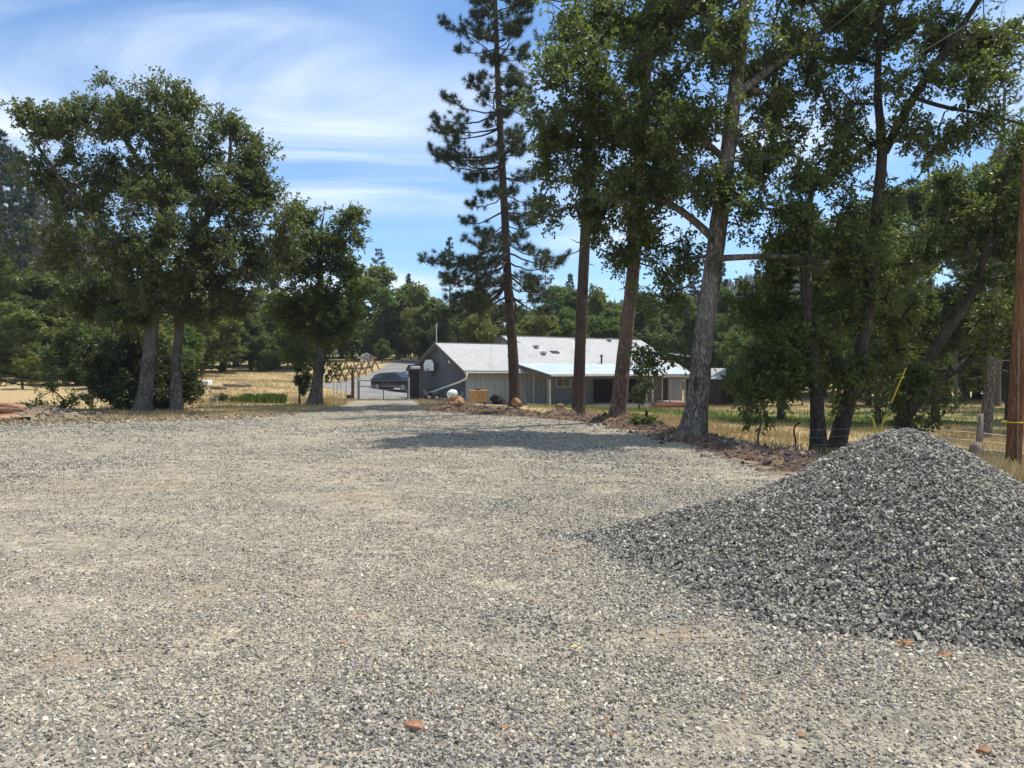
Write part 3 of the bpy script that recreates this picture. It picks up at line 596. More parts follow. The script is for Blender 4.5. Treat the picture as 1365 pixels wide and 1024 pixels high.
# --- tall trees right of centre
def tall_trees():
    # pine against the open sky
    d = 35; x0 = P(686, 0, d)[0]; rg = np.random.default_rng(11); z0 = Z1(x0, d) - .1
    tr = [P(687, 545, d), P(684, 470, d), P(677, 380, d), P(671, 250, d), P(664, 120, d), P(660, 0, d), P(656, -90, d), P(654, -170, d)]; tr[0][2] = z0
    def bias(a, t):
        b = 1.0 - .35 * max(0, math.cos(a)) ** 1; return b
    make_pine('pine_tree', 'tall slim pine with open tufted limbs against the sky, left of its row', 'tall pines standing in front of the house', tr, [.28, .235, .20, .17, .135, .10, .065, .03], 5.3, rg,
              lambda t: 4.0 * (1 - t) ** .6 * (.8 + .2 * math.sin(t * 21)) + .5, M['needle'], M['bark_pine'], .62, 5, .28, 54, .019, bias, 10, 1.0, sub=6.5)
    # second pine
    d = 29.5; rg = np.random.default_rng(12); tr = [P(771, 553, d), P(773, 470, d), P(778, 350, d), P(784, 230, d), P(790, 100, d), P(796, 0, d), P(800, -120, d), P(803, -230, d)]; tr[0][2] = Z1(tr[0][0], d) - .1
    make_pine('pine_tree', 'straight brown barked pine, middle one of the three before the house', 'tall pines standing in front of the house', tr, [.25, .225, .21, .19, .165, .14, .10, .04], 12.6, rg,
              lambda t: 3.0 * (1 - t) ** .7 + .5, M['needle'], M['bark_pine'], .75, 3, .2, 30, .011, None, 14, .65, sub=4, flare=.5)
    d = 23.5; rg = np.random.default_rng(13); tr = [P(822, 568, d), P(832, 470, d), P(845, 350, d), P(852, 230, d), P(860, 100, d), P(868, 0, d), P(874, -140, d), P(878, -300, d)]; tr[0][2] = Z1(tr[0][0], d) - .1
    make_pine('pine_tree', 'leaning pine with reddish bark nearest the patio, rightmost of its row', 'tall pines standing in front of the house', tr, [.26, .22, .20, .185, .165, .14, .11, .05], 9.8, rg,
              lambda t: 2.6 * (1 - t) ** .7 + .5, M['needle'], M['bark_pine_red'], .8, 3, .2, 34, .010, None, 12, .7, sub=4, flare=.5)
    # the big oak
    d = 18; rg = np.random.default_rng(14)
    st = [px_stem([(922, 590), (929, 540), (938, 450), (948, 370), (958, 290), (967, 220), (975, 150), (984, 80), (990, 0), (997, -80), (1002, -160)], [.33, .265, .225, .205, .195, .18, .165, .145, .12, .09, .05], d),
          px_stem([(952, 320), (905, 275), (860, 255), (815, 262), (770, 285)], [.10, .08, .06, .045, .025], d, True, [0, .3, .6, 1, 1.4]),
          px_stem([(966, 215), (920, 172), (880, 158), (845, 128)], [.085, .07, .05, .02], d, True, [0, .3, .7, 1.2]),
          px_stem([(956, 345), (1005, 343), (1060, 337), (1105, 350)], [.085, .07, .05, .03], d, True, [0, -.4, -.8, -1.2]),
          px_stem([(978, 130), (1030, 90), (1085, 50), (1130, 30)], [.11, .09, .06, .03], d, True, [0, .5, 1, 1.6]),
          px_stem([(984, 70), (930, 10), (870, -50), (820, -90)], [.11, .09, .06, .03], d, True, [0, .8, 1.6, 2.2])]
    bl = [(790, 205, 78, 75, 1), (752, 105, 62, 70, -.8), (735, 190, 42, 40, 1.2), (860, 120, 85, 80, -.4), (905, 30, 95, 65, .6), (850, 40, 70, 50, 1), (862, 235, 70, 50, .8), (900, 180, 60, 50), (800, 290, 42, 26, 1.3), (870, 315, 50, 30, .6),
          (1015, 140, 60, 70, .6), (1030, 215, 48, 45, .4), (1060, 55, 70, 50, 1), (960, -60, 110, 60), (1040, -40, 90, 50, 1), (1035, 320, 45, 28, -.5), (1095, 335, 40, 35, -1), (760, 40, 50, 40, .5), (985, 255, 42, 36, -1.6), (975, 60, 60, 45, -1.4), (955, 150, 30, 34, -1.8), (1005, 190, 34, 26, -1.4), (905, 240, 50, 40, -1.2), (830, 250, 55, 32, -.8), (875, 170, 55, 45, -1.4), (860, 285, 40, 20, -.6), (1060, 345, 40, 20, -1.8), (745, 270, 34, 26, .5), (862, 478, 20, 11, -.4), (846, 350, 28, 30, 1), (905, 345, 26, 22, .4), (868, 400, 16, 14, .2)]
    bl = [tuple(b[:4]) + ((b[4] if len(b) > 4 else 0) + .9,) for b in bl]
    ok = make_broadleaf('oak_tree', 'biggest grey barked oak with a flared base and limbs over the pines', None, st, blobs_pts(bl, rg, d, 4.1), rg, M['leaf_oak'], M['bark_oak'], .125, 6, 11, .5, 34, .6, tmpl=LEAF6, rough=.15)
    for px, py, w_, h_, dd in ((927, 512, .09, .42, 17.80), (938, 452, .12, .20, 17.82), (948, 382, .11, .16, 17.83)):
        q = P(px, py, dd); boulder('bark_scar', None, None, q[0] - ok.location.x, q[1] - ok.location.y, q[2] - ok.location.z, (w_, .12, h_), int(px), M['bark_dark'], 3, .35, ok)
    # the tree behind the heap that forks high up
    d = 18.3; rg = np.random.default_rng(15)
    st = [px_stem([(1112, 604), (1128, 545), (1147, 475), (1158, 400), (1164, 320), (1170, 250), (1175, 205), (1166, 130), (1168, 50), (1176, -40), (1180, -110)], [.23, .175, .155, .145, .135, .125, .115, .09, .07, .05, .03], d),
          px_stem([(1176, 205), (1205, 145), (1240, 92), (1285, 30), (1320, -30), (1345, -80)], [.11, .105, .09, .07, .05, .03], d, True, [0, -.2, -.4, -.6, -.8, -1]),
          px_stem([(1214, 132), (1255, 152), (1310, 148), (1372, 172)], [.05, .045, .035, .02], d, True, [-.2, -.8, -1.3, -1.8]),
          px_stem([(1250, 70), (1300, 50), (1370, 60)], [.05, .04, .02], d, True, [-.4, .2, .8])]
    bl = [(1105, 90, 62, 50, .4), (1185, 30, 70, 50), (1275, 120, 62, 45, -.8), (1130, 175, 48, 42, .5), (1215, 175, 45, 28, -.6), (1335, 60, 55, 42, .4), (1205, -50, 100, 45), (1330, 175, 45, 28, -1.3), (1120, 20, 60, 50, .8), (1240, 60, 45, 40, .8), (1165, 250, 35, 30, .3), (1300, -40, 80, 40), (1150, 290, 34, 30, -.5), (1200, 330, 36, 30, .4), (1140, 370, 30, 26, .6), (1290, 70, 50, 35, .3), (1250, 190, 40, 26, -.8), (1180, 110, 40, 36, -.4)]
    make_broadleaf('oak_tree', 'dark slender oak forking high above the gravel heap', None, st, blobs_pts(bl, rg, d, 4.8), rg, M['leaf_oak'], M['bark_dark'], .12, 5, 12, .5, 18, .35, tmpl=LEAF6)
    # small dark tree with low boughs
    d = 17.4; rg = np.random.default_rng(16)
    st = [px_stem([(1092, 606), (1090, 540), (1083, 470), (1074, 400), (1070, 330), (1078, 270), (1086, 220)], [.20, .155, .14, .12, .09, .07, .03], d)]
    bl = [(1022, 485, 48, 42, .4), (1075, 440, 55, 55, .5), (1015, 410, 42, 38, 1), (1110, 335, 52, 42, .6), (1060, 285, 48, 42), (1135, 500, 38, 42, .8), (1020, 545, 30, 15, -.3), (1135, 410, 45, 42, 1), (1050, 520, 35, 25), (1040, 350, 45, 35, .5), (1100, 230, 50, 35, .3)]
    make_broadleaf('oak_tree', 'small dark oak with low drooping boughs, just left of the forked one', None, st, blobs_pts(bl, rg, d, 6.0), rg, M['leaf_oak'], M['bark_dark'], .12, 6, 12, .48, 16, .3, tmpl=LEAF6)
    # leaning pair of stems from one root
    d = 19.5; rg = np.random.default_rng(17)
    st = [px_stem([(1192, 600), (1208, 545), (1230, 492), (1262, 440), (1294, 398), (1306, 360), (1318, 310), (1335, 255), (1345, 200)], [.22, .165, .14, .125, .11, .085, .07, .05, .03], d),
          px_stem([(1200, 570), (1238, 515), (1292, 482), (1338, 440), (1395, 390), (1440, 330)], [.13, .12, .10, .085, .06, .03], d, True, [0, .3, .6, 1, 1.5, 2])]
    bl = [(1290, 300, 55, 45, .5), (1335, 240, 45, 45, .6), (1232, 335, 45, 38, .8), (1345, 330, 42, 42, .3), (1262, 250, 40, 30, 1), (1332, 415, 38, 25, .8), (1390, 370, 52, 52, 1), (1225, 555, 42, 20, -.5), (1255, 530, 30, 20, -.6), (1188, 540, 25, 22, -.2), (1360, 440, 30, 18), (1200, 420, 38, 38, 1.5), (1290, 380, 30, 25, .6), (1360, 190, 40, 34, .5), (1310, 450, 26, 18, .4), (1345, 280, 38, 30), (1215, 470, 26, 24, .8)]
    make_broadleaf('oak_tree', 'strongly leaning oak with two stems rising right from one root', None, st, blobs_pts(bl, rg, d, 4.8), rg, M['leaf_oak'], M['bark_dark'], .12, 5, 12, .5, 16, .3, tmpl=LEAF6)
tall_trees()

def left_trees():
    d = 29; rg = np.random.default_rng(21)
    st = [px_stem([(190, 553), (196, 500), (203, 440), (206, 385), (214, 330), (221, 260), (225, 200), (222, 150), (225, 115)], [.33, .26, .225, .20, .17, .18, .13, .08, .04], d),
          px_stem([(206, 385), (172, 335), (125, 290), (85, 245), (50, 190), (22, 152)], [.14, .12, .10, .07, .05, .02], d, True, [0, -.4, -.8, -1, -1.3, -1.5]),
          px_stem([(220, 270), (190, 220), (160, 170), (150, 130)], [.12, .09, .06, .03], d, True, [0, .6, 1.2, 1.6]),
          px_stem([(212, 350), (180, 350), (120, 360), (70, 370)], [.1, .08, .05, .02], d, True, [0, 1, 2, 2.5])]
    bl = [(34, 152, 20, 9, -1.4), (60, 172, 30, 20, -1.2), (108, 185, 50, 38, -.6), (165, 148, 48, 38), (228, 135, 42, 32), (115, 270, 65, 50), (185, 230, 55, 60), (85, 335, 45, 42, 1), (165, 330, 55, 45, -1), (225, 180, 40, 40), (70, 240, 30, 30, -.8), (215, 280, 40, 50, -1.5), (135, 385, 45, 30, .5), (205, 345, 42, 32, -2), (190, 385, 28, 18, -1.5), (240, 200, 30, 40, -1), (100, 150, 30, 20), (165, 415, 40, 20, -.8), (110, 405, 38, 24), (205, 410, 26, 16, -1.4)]
    make_broadleaf('oak_tree', 'wide crowned oak at the left with the thickest trunk', None, st, blobs_pts(bl, rg, d, 3.6), rg, M['leaf_left'], M['bark_dark2'], .135, 6, 14, .62, 22, .4, step=.55)
    d = 29.6; rg = np.random.default_rng(22)
    st = [px_stem([(235, 552), (234, 500), (240, 440), (241, 400), (250, 350), (272, 300), (300, 250), (310, 210), (308, 170)], [.25, .185, .165, .15, .13, .12, .10, .07, .03], d),
          px_stem([(255, 340), (290, 320), (330, 300), (370, 300)], [.1, .08, .05, .02], d, True, [0, -.5, -1, -1.5])]
    bl = [(290, 185, 45, 35), (338, 215, 36, 38), (270, 245, 52, 48, .5), (330, 285, 48, 45), (255, 320, 42, 45, -.6), (345, 345, 42, 40), (300, 370, 45, 28, .5), (240, 395, 30, 22, -.5), (372, 300, 22, 30, -.8), (360, 240, 22, 25), (250, 375, 38, 26, -1.6), (285, 330, 38, 30, -1.5), (310, 255, 30, 40, -1), (382, 330, 18, 26), (268, 410, 34, 20, -1), (320, 400, 34, 20)]
    make_broadleaf('oak_tree', 'slimmer oak close to the right of the thick one', None, st, blobs_pts(bl, rg, d, 3.6), rg, M['leaf_left'], M['bark_dark2'], .135, 6, 14, .62, 18, .3, step=.55)
    d = 35; rg = np.random.default_rng(23)
    st = [px_stem([(419, 545), (424, 500), (428, 460), (430, 420), (428, 370), (425, 320), (432, 290)], [.34, .25, .22, .2, .15, .09, .03], d)]
    bl = [(425, 320, 42, 32), (395, 365, 42, 38), (452, 365, 32, 42), (472, 305, 20, 20), (430, 405, 48, 38), (385, 420, 30, 28), (462, 430, 22, 28), (440, 450, 35, 22), (400, 300, 25, 22), (448, 490, 10, 14), (405, 470, 22, 20)]
    make_broadleaf('oak_tree', 'dense rounded oak left of the metal gate', None, st, blobs_pts(bl, rg, d, 3.6), rg, M['leaf_oak'], M['bark_dark2'], .16, 6, 14, .7, 16, .6, step=.6)
    # bushes
    def bush(name, label, d, bl, mat, leaf, dens, seed, tw=.4, per=10, cat='bush', px=None):
        rg = np.random.default_rng(seed); x = P(px or bl[0][0], 0, d)[0]; z = Z1(x, d); st = [([(x, d, z - .1), (x + .05, d, z + .25), (x, d, z + .5)], [.06, .05, .04], False)]
        a = blobs_pts(bl, rg, d, dens); a[:, 2] = np.maximum(a[:, 2], Z(a[:, 0], a[:, 1]) + .12)
        return make_broadleaf(name, label, None, st, a, rg, mat, M['bark_dark'], leaf, 5, per, tw, 8, 0, step=.5, cat=cat)
    bush('bush', 'large dark bush behind the two left oaks', 31, [(170, 500, 58, 42), (140, 480, 38, 32), (215, 500, 38, 45, .5), (250, 510, 16, 30), (180, 460, 42, 18), (190, 520, 60, 30)], M['leaf_dark'], .13, 8, 31)
    bush('bush', 'low straggly green bush by the red boulder', 28.5, [(85, 530, 28, 22), (62, 545, 16, 10), (40, 540, 14, 8)], M['leaf_far'], .10, 5, 32)
    bush('ivy_shrub', 'upright dark ivy shrub behind the gate oak', 36.5, [(399, 495, 11, 38), (410, 505, 9, 28)], M['leaf_dark'], .12, 7, 33, .25)
    bush('bush', 'small clipped dark green bush beside the iris row', 38.5, [(296, 533, 15, 7), (285, 536, 10, 5)], M['leaf_dark'], .08, 14, 34, .18)
    bush('weeds', 'leafy weeds at the foot of the reddish pine', 21.2, [(862, 562, 15, 9), (850, 568, 10, 6)], M['leaf_far'], .07, 24, 35, .18, cat='weeds')
    bush('bush', 'small leafy bush growing under the patio edge', 45.5, [(852, 525, 10, 14), (862, 515, 8, 9)], M['leaf_dark'], .12, 10, 36, .25)
left_trees()

# --- background trees: a few kinds, copied
KIND = {}
def far_kinds():
    for i in range(4):
        rg = np.random.default_rng(50 + i); H = 10; st = [([(0, 0, -.3), (.15, 0, 2), (.1 - .2 * i, .1, 5), (.3 - .2 * i, 0, 8.5)], [.28, .22, .16, .05], False)]
        a = []
        for _ in range(12 + i):
            th = rg.uniform(0, 6.28); rr = rg.uniform(0, 2.9); h = rg.uniform(1.9, 8.4); c = np.array([rr * math.cos(th), rr * math.sin(th), h]); u = rg.normal(size=(26, 3)); u /= np.linalg.norm(u, axis=1, keepdims=True); a.append(c + u * rg.uniform(.5, 1, (26, 1)) * rg.uniform(.9, 1.6))
        KIND['b%d' % i] = make_broadleaf('broadleaf_tree', 'x', None, st, np.concatenate(a), rg, M['leaf_far'], M['bark_far'], .27, 4, 8, .6, 8, .2, step=.8, rough=.04)
    for i in range(2):
        rg = np.random.default_rng(55 + i); st = [([(0, 0, -.3), (.15, 0, 2), (.3 - .5 * i, .1, 5), (.5 - .6 * i, 0, 8.5)], [.17, .14, .10, .04], False)]; a = []
        for _ in range(15):
            th = rg.uniform(0, 6.28); rr = rg.uniform(.3, 2.7); h = rg.uniform(2.6, 8.8); c = np.array([rr * math.cos(th), rr * math.sin(th), h]); u = rg.normal(size=(24, 3)); u /= np.linalg.norm(u, axis=1, keepdims=True); a.append(c + u * rg.uniform(.4, 1, (24, 1)) * rg.uniform(.7, 1.3))
        KIND['n%d' % i] = make_broadleaf('oak_tree', 'x', None, st, np.concatenate(a), rg, M['leaf_oak'], M['bark_dark'], .135, 6, 11, .5, 10, .2, step=.6)
    for i, (nm, nd) in enumerate((('c0', M['needle_far']), ('c1', M['needle_far']), ('c2', M['needle']))):
        rg = np.random.default_rng(60 + i); tr = [np.array([0, 0, -.3]), np.array([.1, 0, 6]), np.array([0, 0, 14]), np.array([0, 0, 20.])]
        KIND[nm] = make_pine('conifer_tree', 'x', None, tr, [.3, .22, .12, .03], (2.5, 5, 8)[i], rg, lambda t, i=i: (3.4, 2.8, 3.0)[i] * (1 - t) ** (.85, .9, .6)[i] + .25, nd, M['bark_far'], (.55, .6, .8)[i], 4, .42, 14, .07, None, 3, (1.5, 1.2, .8)[i], k=7, sub=4)
    rg = np.random.default_rng(66); KIND['d'] = make_pine('dead_tree', 'x', None, [np.array([0, 0, -.3]), np.array([.1, 0, 7]), np.array([0, 0, 15.])], [.25, .15, .03], 2.5, rg, lambda t: 2.0 * (1 - t) + .4, M['needle_far'], M['twig'], .28, 5, .2, 2, .01, None, 8, 1.6, k=6, dead=1.1, top=1)
far_kinds()
USED = set()
def place(kind, px, top, d, label, group, hs=1., mat=None, name=None, sink=0.):
    """top: picture row of the tree's top"""
    src = KIND[kind]; H = {'b': 9.6, 'n': 9.6, 'c': 20.2, 'd': 15.}[kind[0]]; x = P(px, 0, d)[0]; z = Z1(x, d); s = max(.12, (P(px, top, d)[2] - z) / H)
    if kind in USED: o = copy_tree(src)
    else: o = src; USED.add(kind)
    rs = random.Random(int(px * 7 + d * 13)); sink = sink or (rs.choice((0, .6, 1.1, 1.5)) * s if kind[0] == 'b' else 0); s *= (H + sink / s) / H; o.location = (x, d, z - .05 - sink); rs = random.Random(int(px * 7 + d * 13)); o.rotation_euler = (0, 0, rs.uniform(0, 6.28)); ws = s * hs * (rs.uniform(.75, 1.35) if kind[0] == 'b' else 1); o.scale = (ws, ws, s)
    tag(o, label, None, group); o['category'] = 'tree'
    if mat is None and kind[0] == 'b': mat = rs.choice((M['leaf_far'], M['leaf_far'], M['leaf_far2'], M['leaf_oak']))
    if mat is M['leaf_far']: mat = None
    if mat is not None:
        for ch in o.children:
            if ch.name.startswith('crown'):
                key = ch.data.name + mat.name; me = bpy.data.meshes.get(key)
                if me is None: me = ch.data.copy(); me.name = key; me.materials.clear(); me.materials.append(mat)
                ch.data = me
    return o
def background():
    G = 'broadleaf trees in the line behind the house'; lb = 'green broadleaf tree in the row behind the house roof'
    for i, (px, top, d) in enumerate([(505, 352, 100), (530, 388, 96), (560, 382, 92), (590, 392, 88), (622, 388, 84), (655, 384, 90), (645, 405, 76), (700, 396, 88), (735, 378, 95), (770, 380, 90), (800, 385, 86),
                                      (830, 392, 92), (862, 385, 84), (700, 415, 76), (760, 412, 78), (610, 405, 100), (575, 400, 105), (820, 420, 78), (880, 405, 95), (785, 400, 110), (540, 400, 112)]):
        place('b%d' % (i % 4), px, top, d, lb, G, 1.15 if d < 80 else 1.0, M['leaf_bright'] if i in (1, 7, 14, 3) else None)
    place('b1', 590, 412, 72, 'dark dense tree directly behind the garage roof peak', None, .8, M['leaf_dark']); place('b3', 575, 425, 74, 'dark broadleaf tree just left of the garage roof peak', None, .8, M['leaf_dark'])
    G = 'broadleaf trees on the left field'; lb = 'green broadleaf tree on the slope behind the left field'
    for i, (px, top, d) in enumerate([(335, 425, 78), (352, 440, 76), (280, 430, 82), (262, 445, 75), (230, 400, 90), (180, 395, 84), (145, 405, 78), (110, 410, 72), (75, 415, 80), (40, 400, 85), (10, 390, 80), (200, 430, 66), (155, 440, 60), (60, 450, 52), (100, 440, 56),
                                      (390, 400, 98), (420, 380, 105), (455, 390, 108), (480, 400, 112), (470, 420, 100), (300, 385, 105), (250, 380, 110), (350, 380, 112), (125, 470, 46), (30, 460, 44), (500, 420, 106)]):
        place('b%d' % ((i + 2) % 4), px, top, d, lb, G, 1.1, M['leaf_bright'] if i in (9, 12) else None)
    for i, (px, top, d) in enumerate([(20, 400, 56), (65, 395, 60), (105, 385, 62), (150, 385, 58), (185, 400, 52), (130, 430, 50), (85, 440, 48), (230, 420, 58), (270, 400, 66), (315, 395, 88), (370, 390, 84), (405, 400, 80), (-20, 390, 52), (295, 410, 74), (335, 405, 92), (230, 455, 50)]):
        place('b%d' % (i % 4), px, top, d, lb, G, 1.25)
    place('b0', 509, 450, 86, 'small bright green clumpy tree beside the drive', None, 1.0, M['leaf_bright']); place('b2', 548, 446, 96, 'thin pale tree on the bank beyond the drive', None, .8)
    place('b2', 538, 450, 104, 'slender stemmed tree in front of the far white house', None, .7)
    G = 'conifers on the left hillside'; lb = 'dark conifer on the hillside behind the left oaks'
    for i, (px, top, d) in enumerate([(-40, 185, 85), (5, 178, 92), (30, 205, 100), (18, 196, 96), (50, 255, 90), (-15, 210, 78), (70, 300, 100), (95, 330, 84), (130, 320, 96), (160, 345, 100), (200, 340, 110), (-70, 170, 95), (110, 290, 110), (240, 330, 115), (280, 335, 120), (45, 310, 74), (310, 340, 118), (-30, 280, 66)]):
        place('c%d' % (i % 2), px, top, d, lb, G, 1.1)
    for i, (px, top, d) in enumerate([(62, 230, 80), (78, 215, 84), (90, 260, 78), (115, 250, 80), (130, 300, 72), (85, 240, 92), (60, 280, 72), (145, 280, 88)]):
        place('d', px, top, d, 'grey leafless tree among the hillside conifers', 'dead trees on the left hillside', 1.1)
    for i, (px, top, d) in enumerate([(0, 340, 62), (45, 350, 66), (95, 362, 68), (140, 350, 70), (-40, 320, 60), (190, 365, 72)]):
        place('b%d' % (i % 4), px, top, d, 'tall broadleaf tree on the slope at the far left', 'tall broadleaf trees at the far left', 1.)
    for px, top, d in [(505, 333, 125), (512, 350, 128), (600, 318, 110), (727, 336, 120)]:
        place('c2', px, top, d, {505: 'taller thin pine poking above the trees right of the gate oak', 512: 'shorter thin pine beside the taller one above the gate oak', 600: 'thin distant pine behind the lowest bough of the sky pine', 727: 'pointed distant pine between the two left pine trunks'}[px], None, .75)
    G = 'trees along the far side of the right field'; lb = 'broadleaf tree along the far edge of the right field'
    for i, (px, top, d) in enumerate([(905, 400, 86), (935, 395, 80), (965, 385, 78), (1000, 400, 70), (1030, 390, 74), (1060, 380, 70), (1100, 395, 66), (1140, 380, 62), (1180, 390, 64), (1220, 370, 60), (1260, 390, 58), (1300, 380, 60), (1340, 370, 56), (1380, 380, 60), (1420, 350, 60), (990, 430, 60), (1045, 440, 56), (950, 420, 72), (1160, 430, 52), (1240, 430, 52)]):
        place('b%d' % (i % 4), px, top, d, lb, G, 1.1, M['leaf_bright'] if i in (3, 15) else None)
    G = 'conifers behind the right field'; lb = 'tall sparse conifer behind the right field'
    for i, (px, top, d) in enumerate([(1235, 170, 44), (1190, 300, 66), (1290, 260, 60), (1330, 200, 50), (1372, 180, 46), (1130, 330, 70), (960, 345, 90), (1010, 360, 86), (925, 350, 96), (900, 345, 100), (1275, 330, 48), (1345, 320, 42), (1400, 240, 48), (1350, 260, 62), (1215, 290, 56)]):
        place('c2' if px > 1200 else 'c%d' % (i % 2), px, top, d, lb, G, .8 if px > 1200 else 1.)
    for kd, px, top, d, lb in (('n0', 1248, 225, 33, 'oak filling the gap behind the two leaning stems'), ('n1', 1172, 300, 30, 'oak standing behind the slender forked oak'), ('n1', 1348, 215, 36, 'tall oak behind the utility pole'), ('n0', 1040, 300, 31, 'oak behind the small dark drooping oak'), ('n0', 1400, 260, 30, 'oak reaching in from beyond the right edge')):
        place(kd, px, top, d, lb, None, .95)
    for i, (px, top, d) in enumerate([(365, 372, 100), (440, 368, 118), (545, 366, 116), (640, 372, 112), (760, 366, 118), (845, 372, 108), (170, 330, 88), (258, 352, 96)]):
        place('c%d' % (i % 2), px, top, d, 'dark pointed conifer rising among the round crowns of the far tree line', 'conifers within the far tree line', .9)
    for k in KIND:
        if k not in USED: raise RuntimeError(k)
background()
def near_left_pine():
    rg = np.random.default_rng(71); d = 27.5; x = P(-40, 0, d)[0]; z = Z1(x, d); tr = [np.array([x, d, z - .1]), np.array([x + .1, d, z + 4]), np.array([x, d, z + 8.2])]
    make_pine('pine_tree', 'young light green pine at the left edge with drooping limbs', None, tr, [.2, .12, .02], 1.5, rg, lambda t: 2.5 * (1 - t) ** .8 + .3, M['needle_light'], M['bark_dark'], .3, 4, .19, 26, .012, None, 2, 1.3, sub=5)
    # slim conifer trunk in the right field
    rg = np.random.default_rng(72); d = 26; tr = [P(1314, 578, d), P(1322, 480, d), P(1326, 380, d), P(1330, 260, d), P(1335, 120, d)]; tr[0][2] = Z1(tr[0][0], d) - .1
    make_pine('pine_tree', 'grey trunked pine in the field left of the utility pole', None, tr, [.20, .16, .14, .11, .04], 4.6, rg, lambda t: 1.9 * (1 - t) ** .7 + .3, M['needle'], M['bark_oak'], .6, 3, .18, 24, .011, None, 14, .7, sub=4)
near_left_pine()

# ------------------------------------------------------------------ house
M['wall'] = None
def siding():
    m = NT('grey board siding'); v = m.co(); w_ = m.n('TexWave', wave_type='BANDS', bands_direction='X', wave_profile='SAW'); m.L.new(v, w_.inputs['Vector']); w_.inputs['Scale'].default_value = .82
    st = m.noise(m.co((9, 9, .5)), 1.0, 5, .7); c = m.ramp(st, [(.3, (.23, .245, .265)), (.6, (.31, .328, .35)), (.8, (.41, .42, .43))])
    g = m.mr(w_.outputs[0], 0, .07); c = m.mix(g, (.07, .07, .075), c)
    return m.done(c, .8, m.bump(g, .5, .02), .2)
M['wall'] = siding()
def shingle():
    m = NT('pale shingles'); v = m.co(); b = m.n('TexBrick'); m.L.new(v, b.inputs['Vector']); b.inputs['Scale'].default_value = 1.0
    b.inputs['Brick Width'].default_value = .32; b.inputs['Row Height'].default_value = .16; b.inputs['Mortar Size'].default_value = .012; b.inputs['Color1'].default_value = (.47, .47, .465, 1); b.inputs['Color2'].default_value = (.39, .39, .385, 1); b.inputs['Mortar'].default_value = (.24, .24, .24, 1)
    n = m.noise(v, .7, 5); c = m.mix(m.mr(n, .3, .7), m.mix(1, b.outputs[0], (.88, .88, .88), 'MULTIPLY'), b.outputs[0]); st = m.noise(m.co((4, .4, 1)), 1, 4); c = m.mix(m.mr(st, .5, .8, 0, .35), c, (.38, .37, .35))
    return m.done(c, .85, m.bump(b.outputs[1], .6, -.01), .2)
M['shingle'] = shingle()
def tin():
    m = NT('pale blue metal sheet'); v = m.co(); w_ = m.n('TexWave', wave_type='BANDS', bands_direction='X'); m.L.new(v, w_.inputs['Vector']); w_.inputs['Scale'].default_value = 1.6
    n = m.noise(v, 1.2, 5); c = m.mix(m.mr(n, .35, .7), (.33, .40, .44), (.44, .50, .53)); return m.done(c, .55, m.bump(w_.outputs[0], .5, .03), .5, .15)
M['tin'] = tin()
M['trim'] = plain('dark trim', (.10, .09, .085), .7); M['fascia'] = plain('weathered fascia', (.36, .35, .33), .7); M['white'] = plain('white paint', (.72, .72, .70), .5, .12)
M['glass'] = NT('dark window glass').done((.02, .025, .03), .08, None, .6); M['steel'] = plain('galvanised steel', (.45, .46, .47), .45, .2, 5, .6)
M['rust'] = plain('rusty steel', (.11, .062, .04), .8, .4, 9); M['wood'] = plain('weathered wood', (.20, .16, .125), .85, .35, 7); M['wood_orange'] = plain('fresh orange timber', (.52, .30, .12), .7, .25, 5)
M['post'] = plain('painted post', (.42, .40, .36), .7); M['black'] = plain('black plastic', (.016, .016, .017), .8); M['rock'] = None
def rock(nm, a, b, c3):
    m = NT(nm); n = m.noise(m.co(), 4, 8, .65); n2 = m.noise(m.co(), 22, 4, .7); c = m.ramp(n, [(.3, a), (.5, b), (.7, c3)]); return m.done(c, .9, m.bump(m.math('ADD', n, m.math('MULTIPLY', n2, .4)), .8, .05), .2)
M['rock'] = rock('red brown rock', (.13, .065, .035), (.31, .165, .09), (.46, .32, .21)); M['rock_pale'] = rock('pale rock', (.3, .28, .24), (.5, .47, .4), (.7, .67, .6))
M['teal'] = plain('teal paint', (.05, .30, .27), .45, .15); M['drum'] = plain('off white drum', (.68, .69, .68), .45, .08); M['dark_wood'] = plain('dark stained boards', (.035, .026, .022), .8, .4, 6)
M['concrete'] = plain('concrete', (.36, .35, .33), .9, .2, 3); M['yellow'] = plain('yellow plastic', (.58, .42, .04), .5, .1); M['brick_red'] = plain('red deck edge', (.34, .13, .09), .8)
AX = Vector((math.cos(R(33)), math.sin(R(33)), 0)); BK = Vector((-math.sin(R(33)), math.cos(R(33)), 0)); H0 = Vector((-3.1, 50, 0))
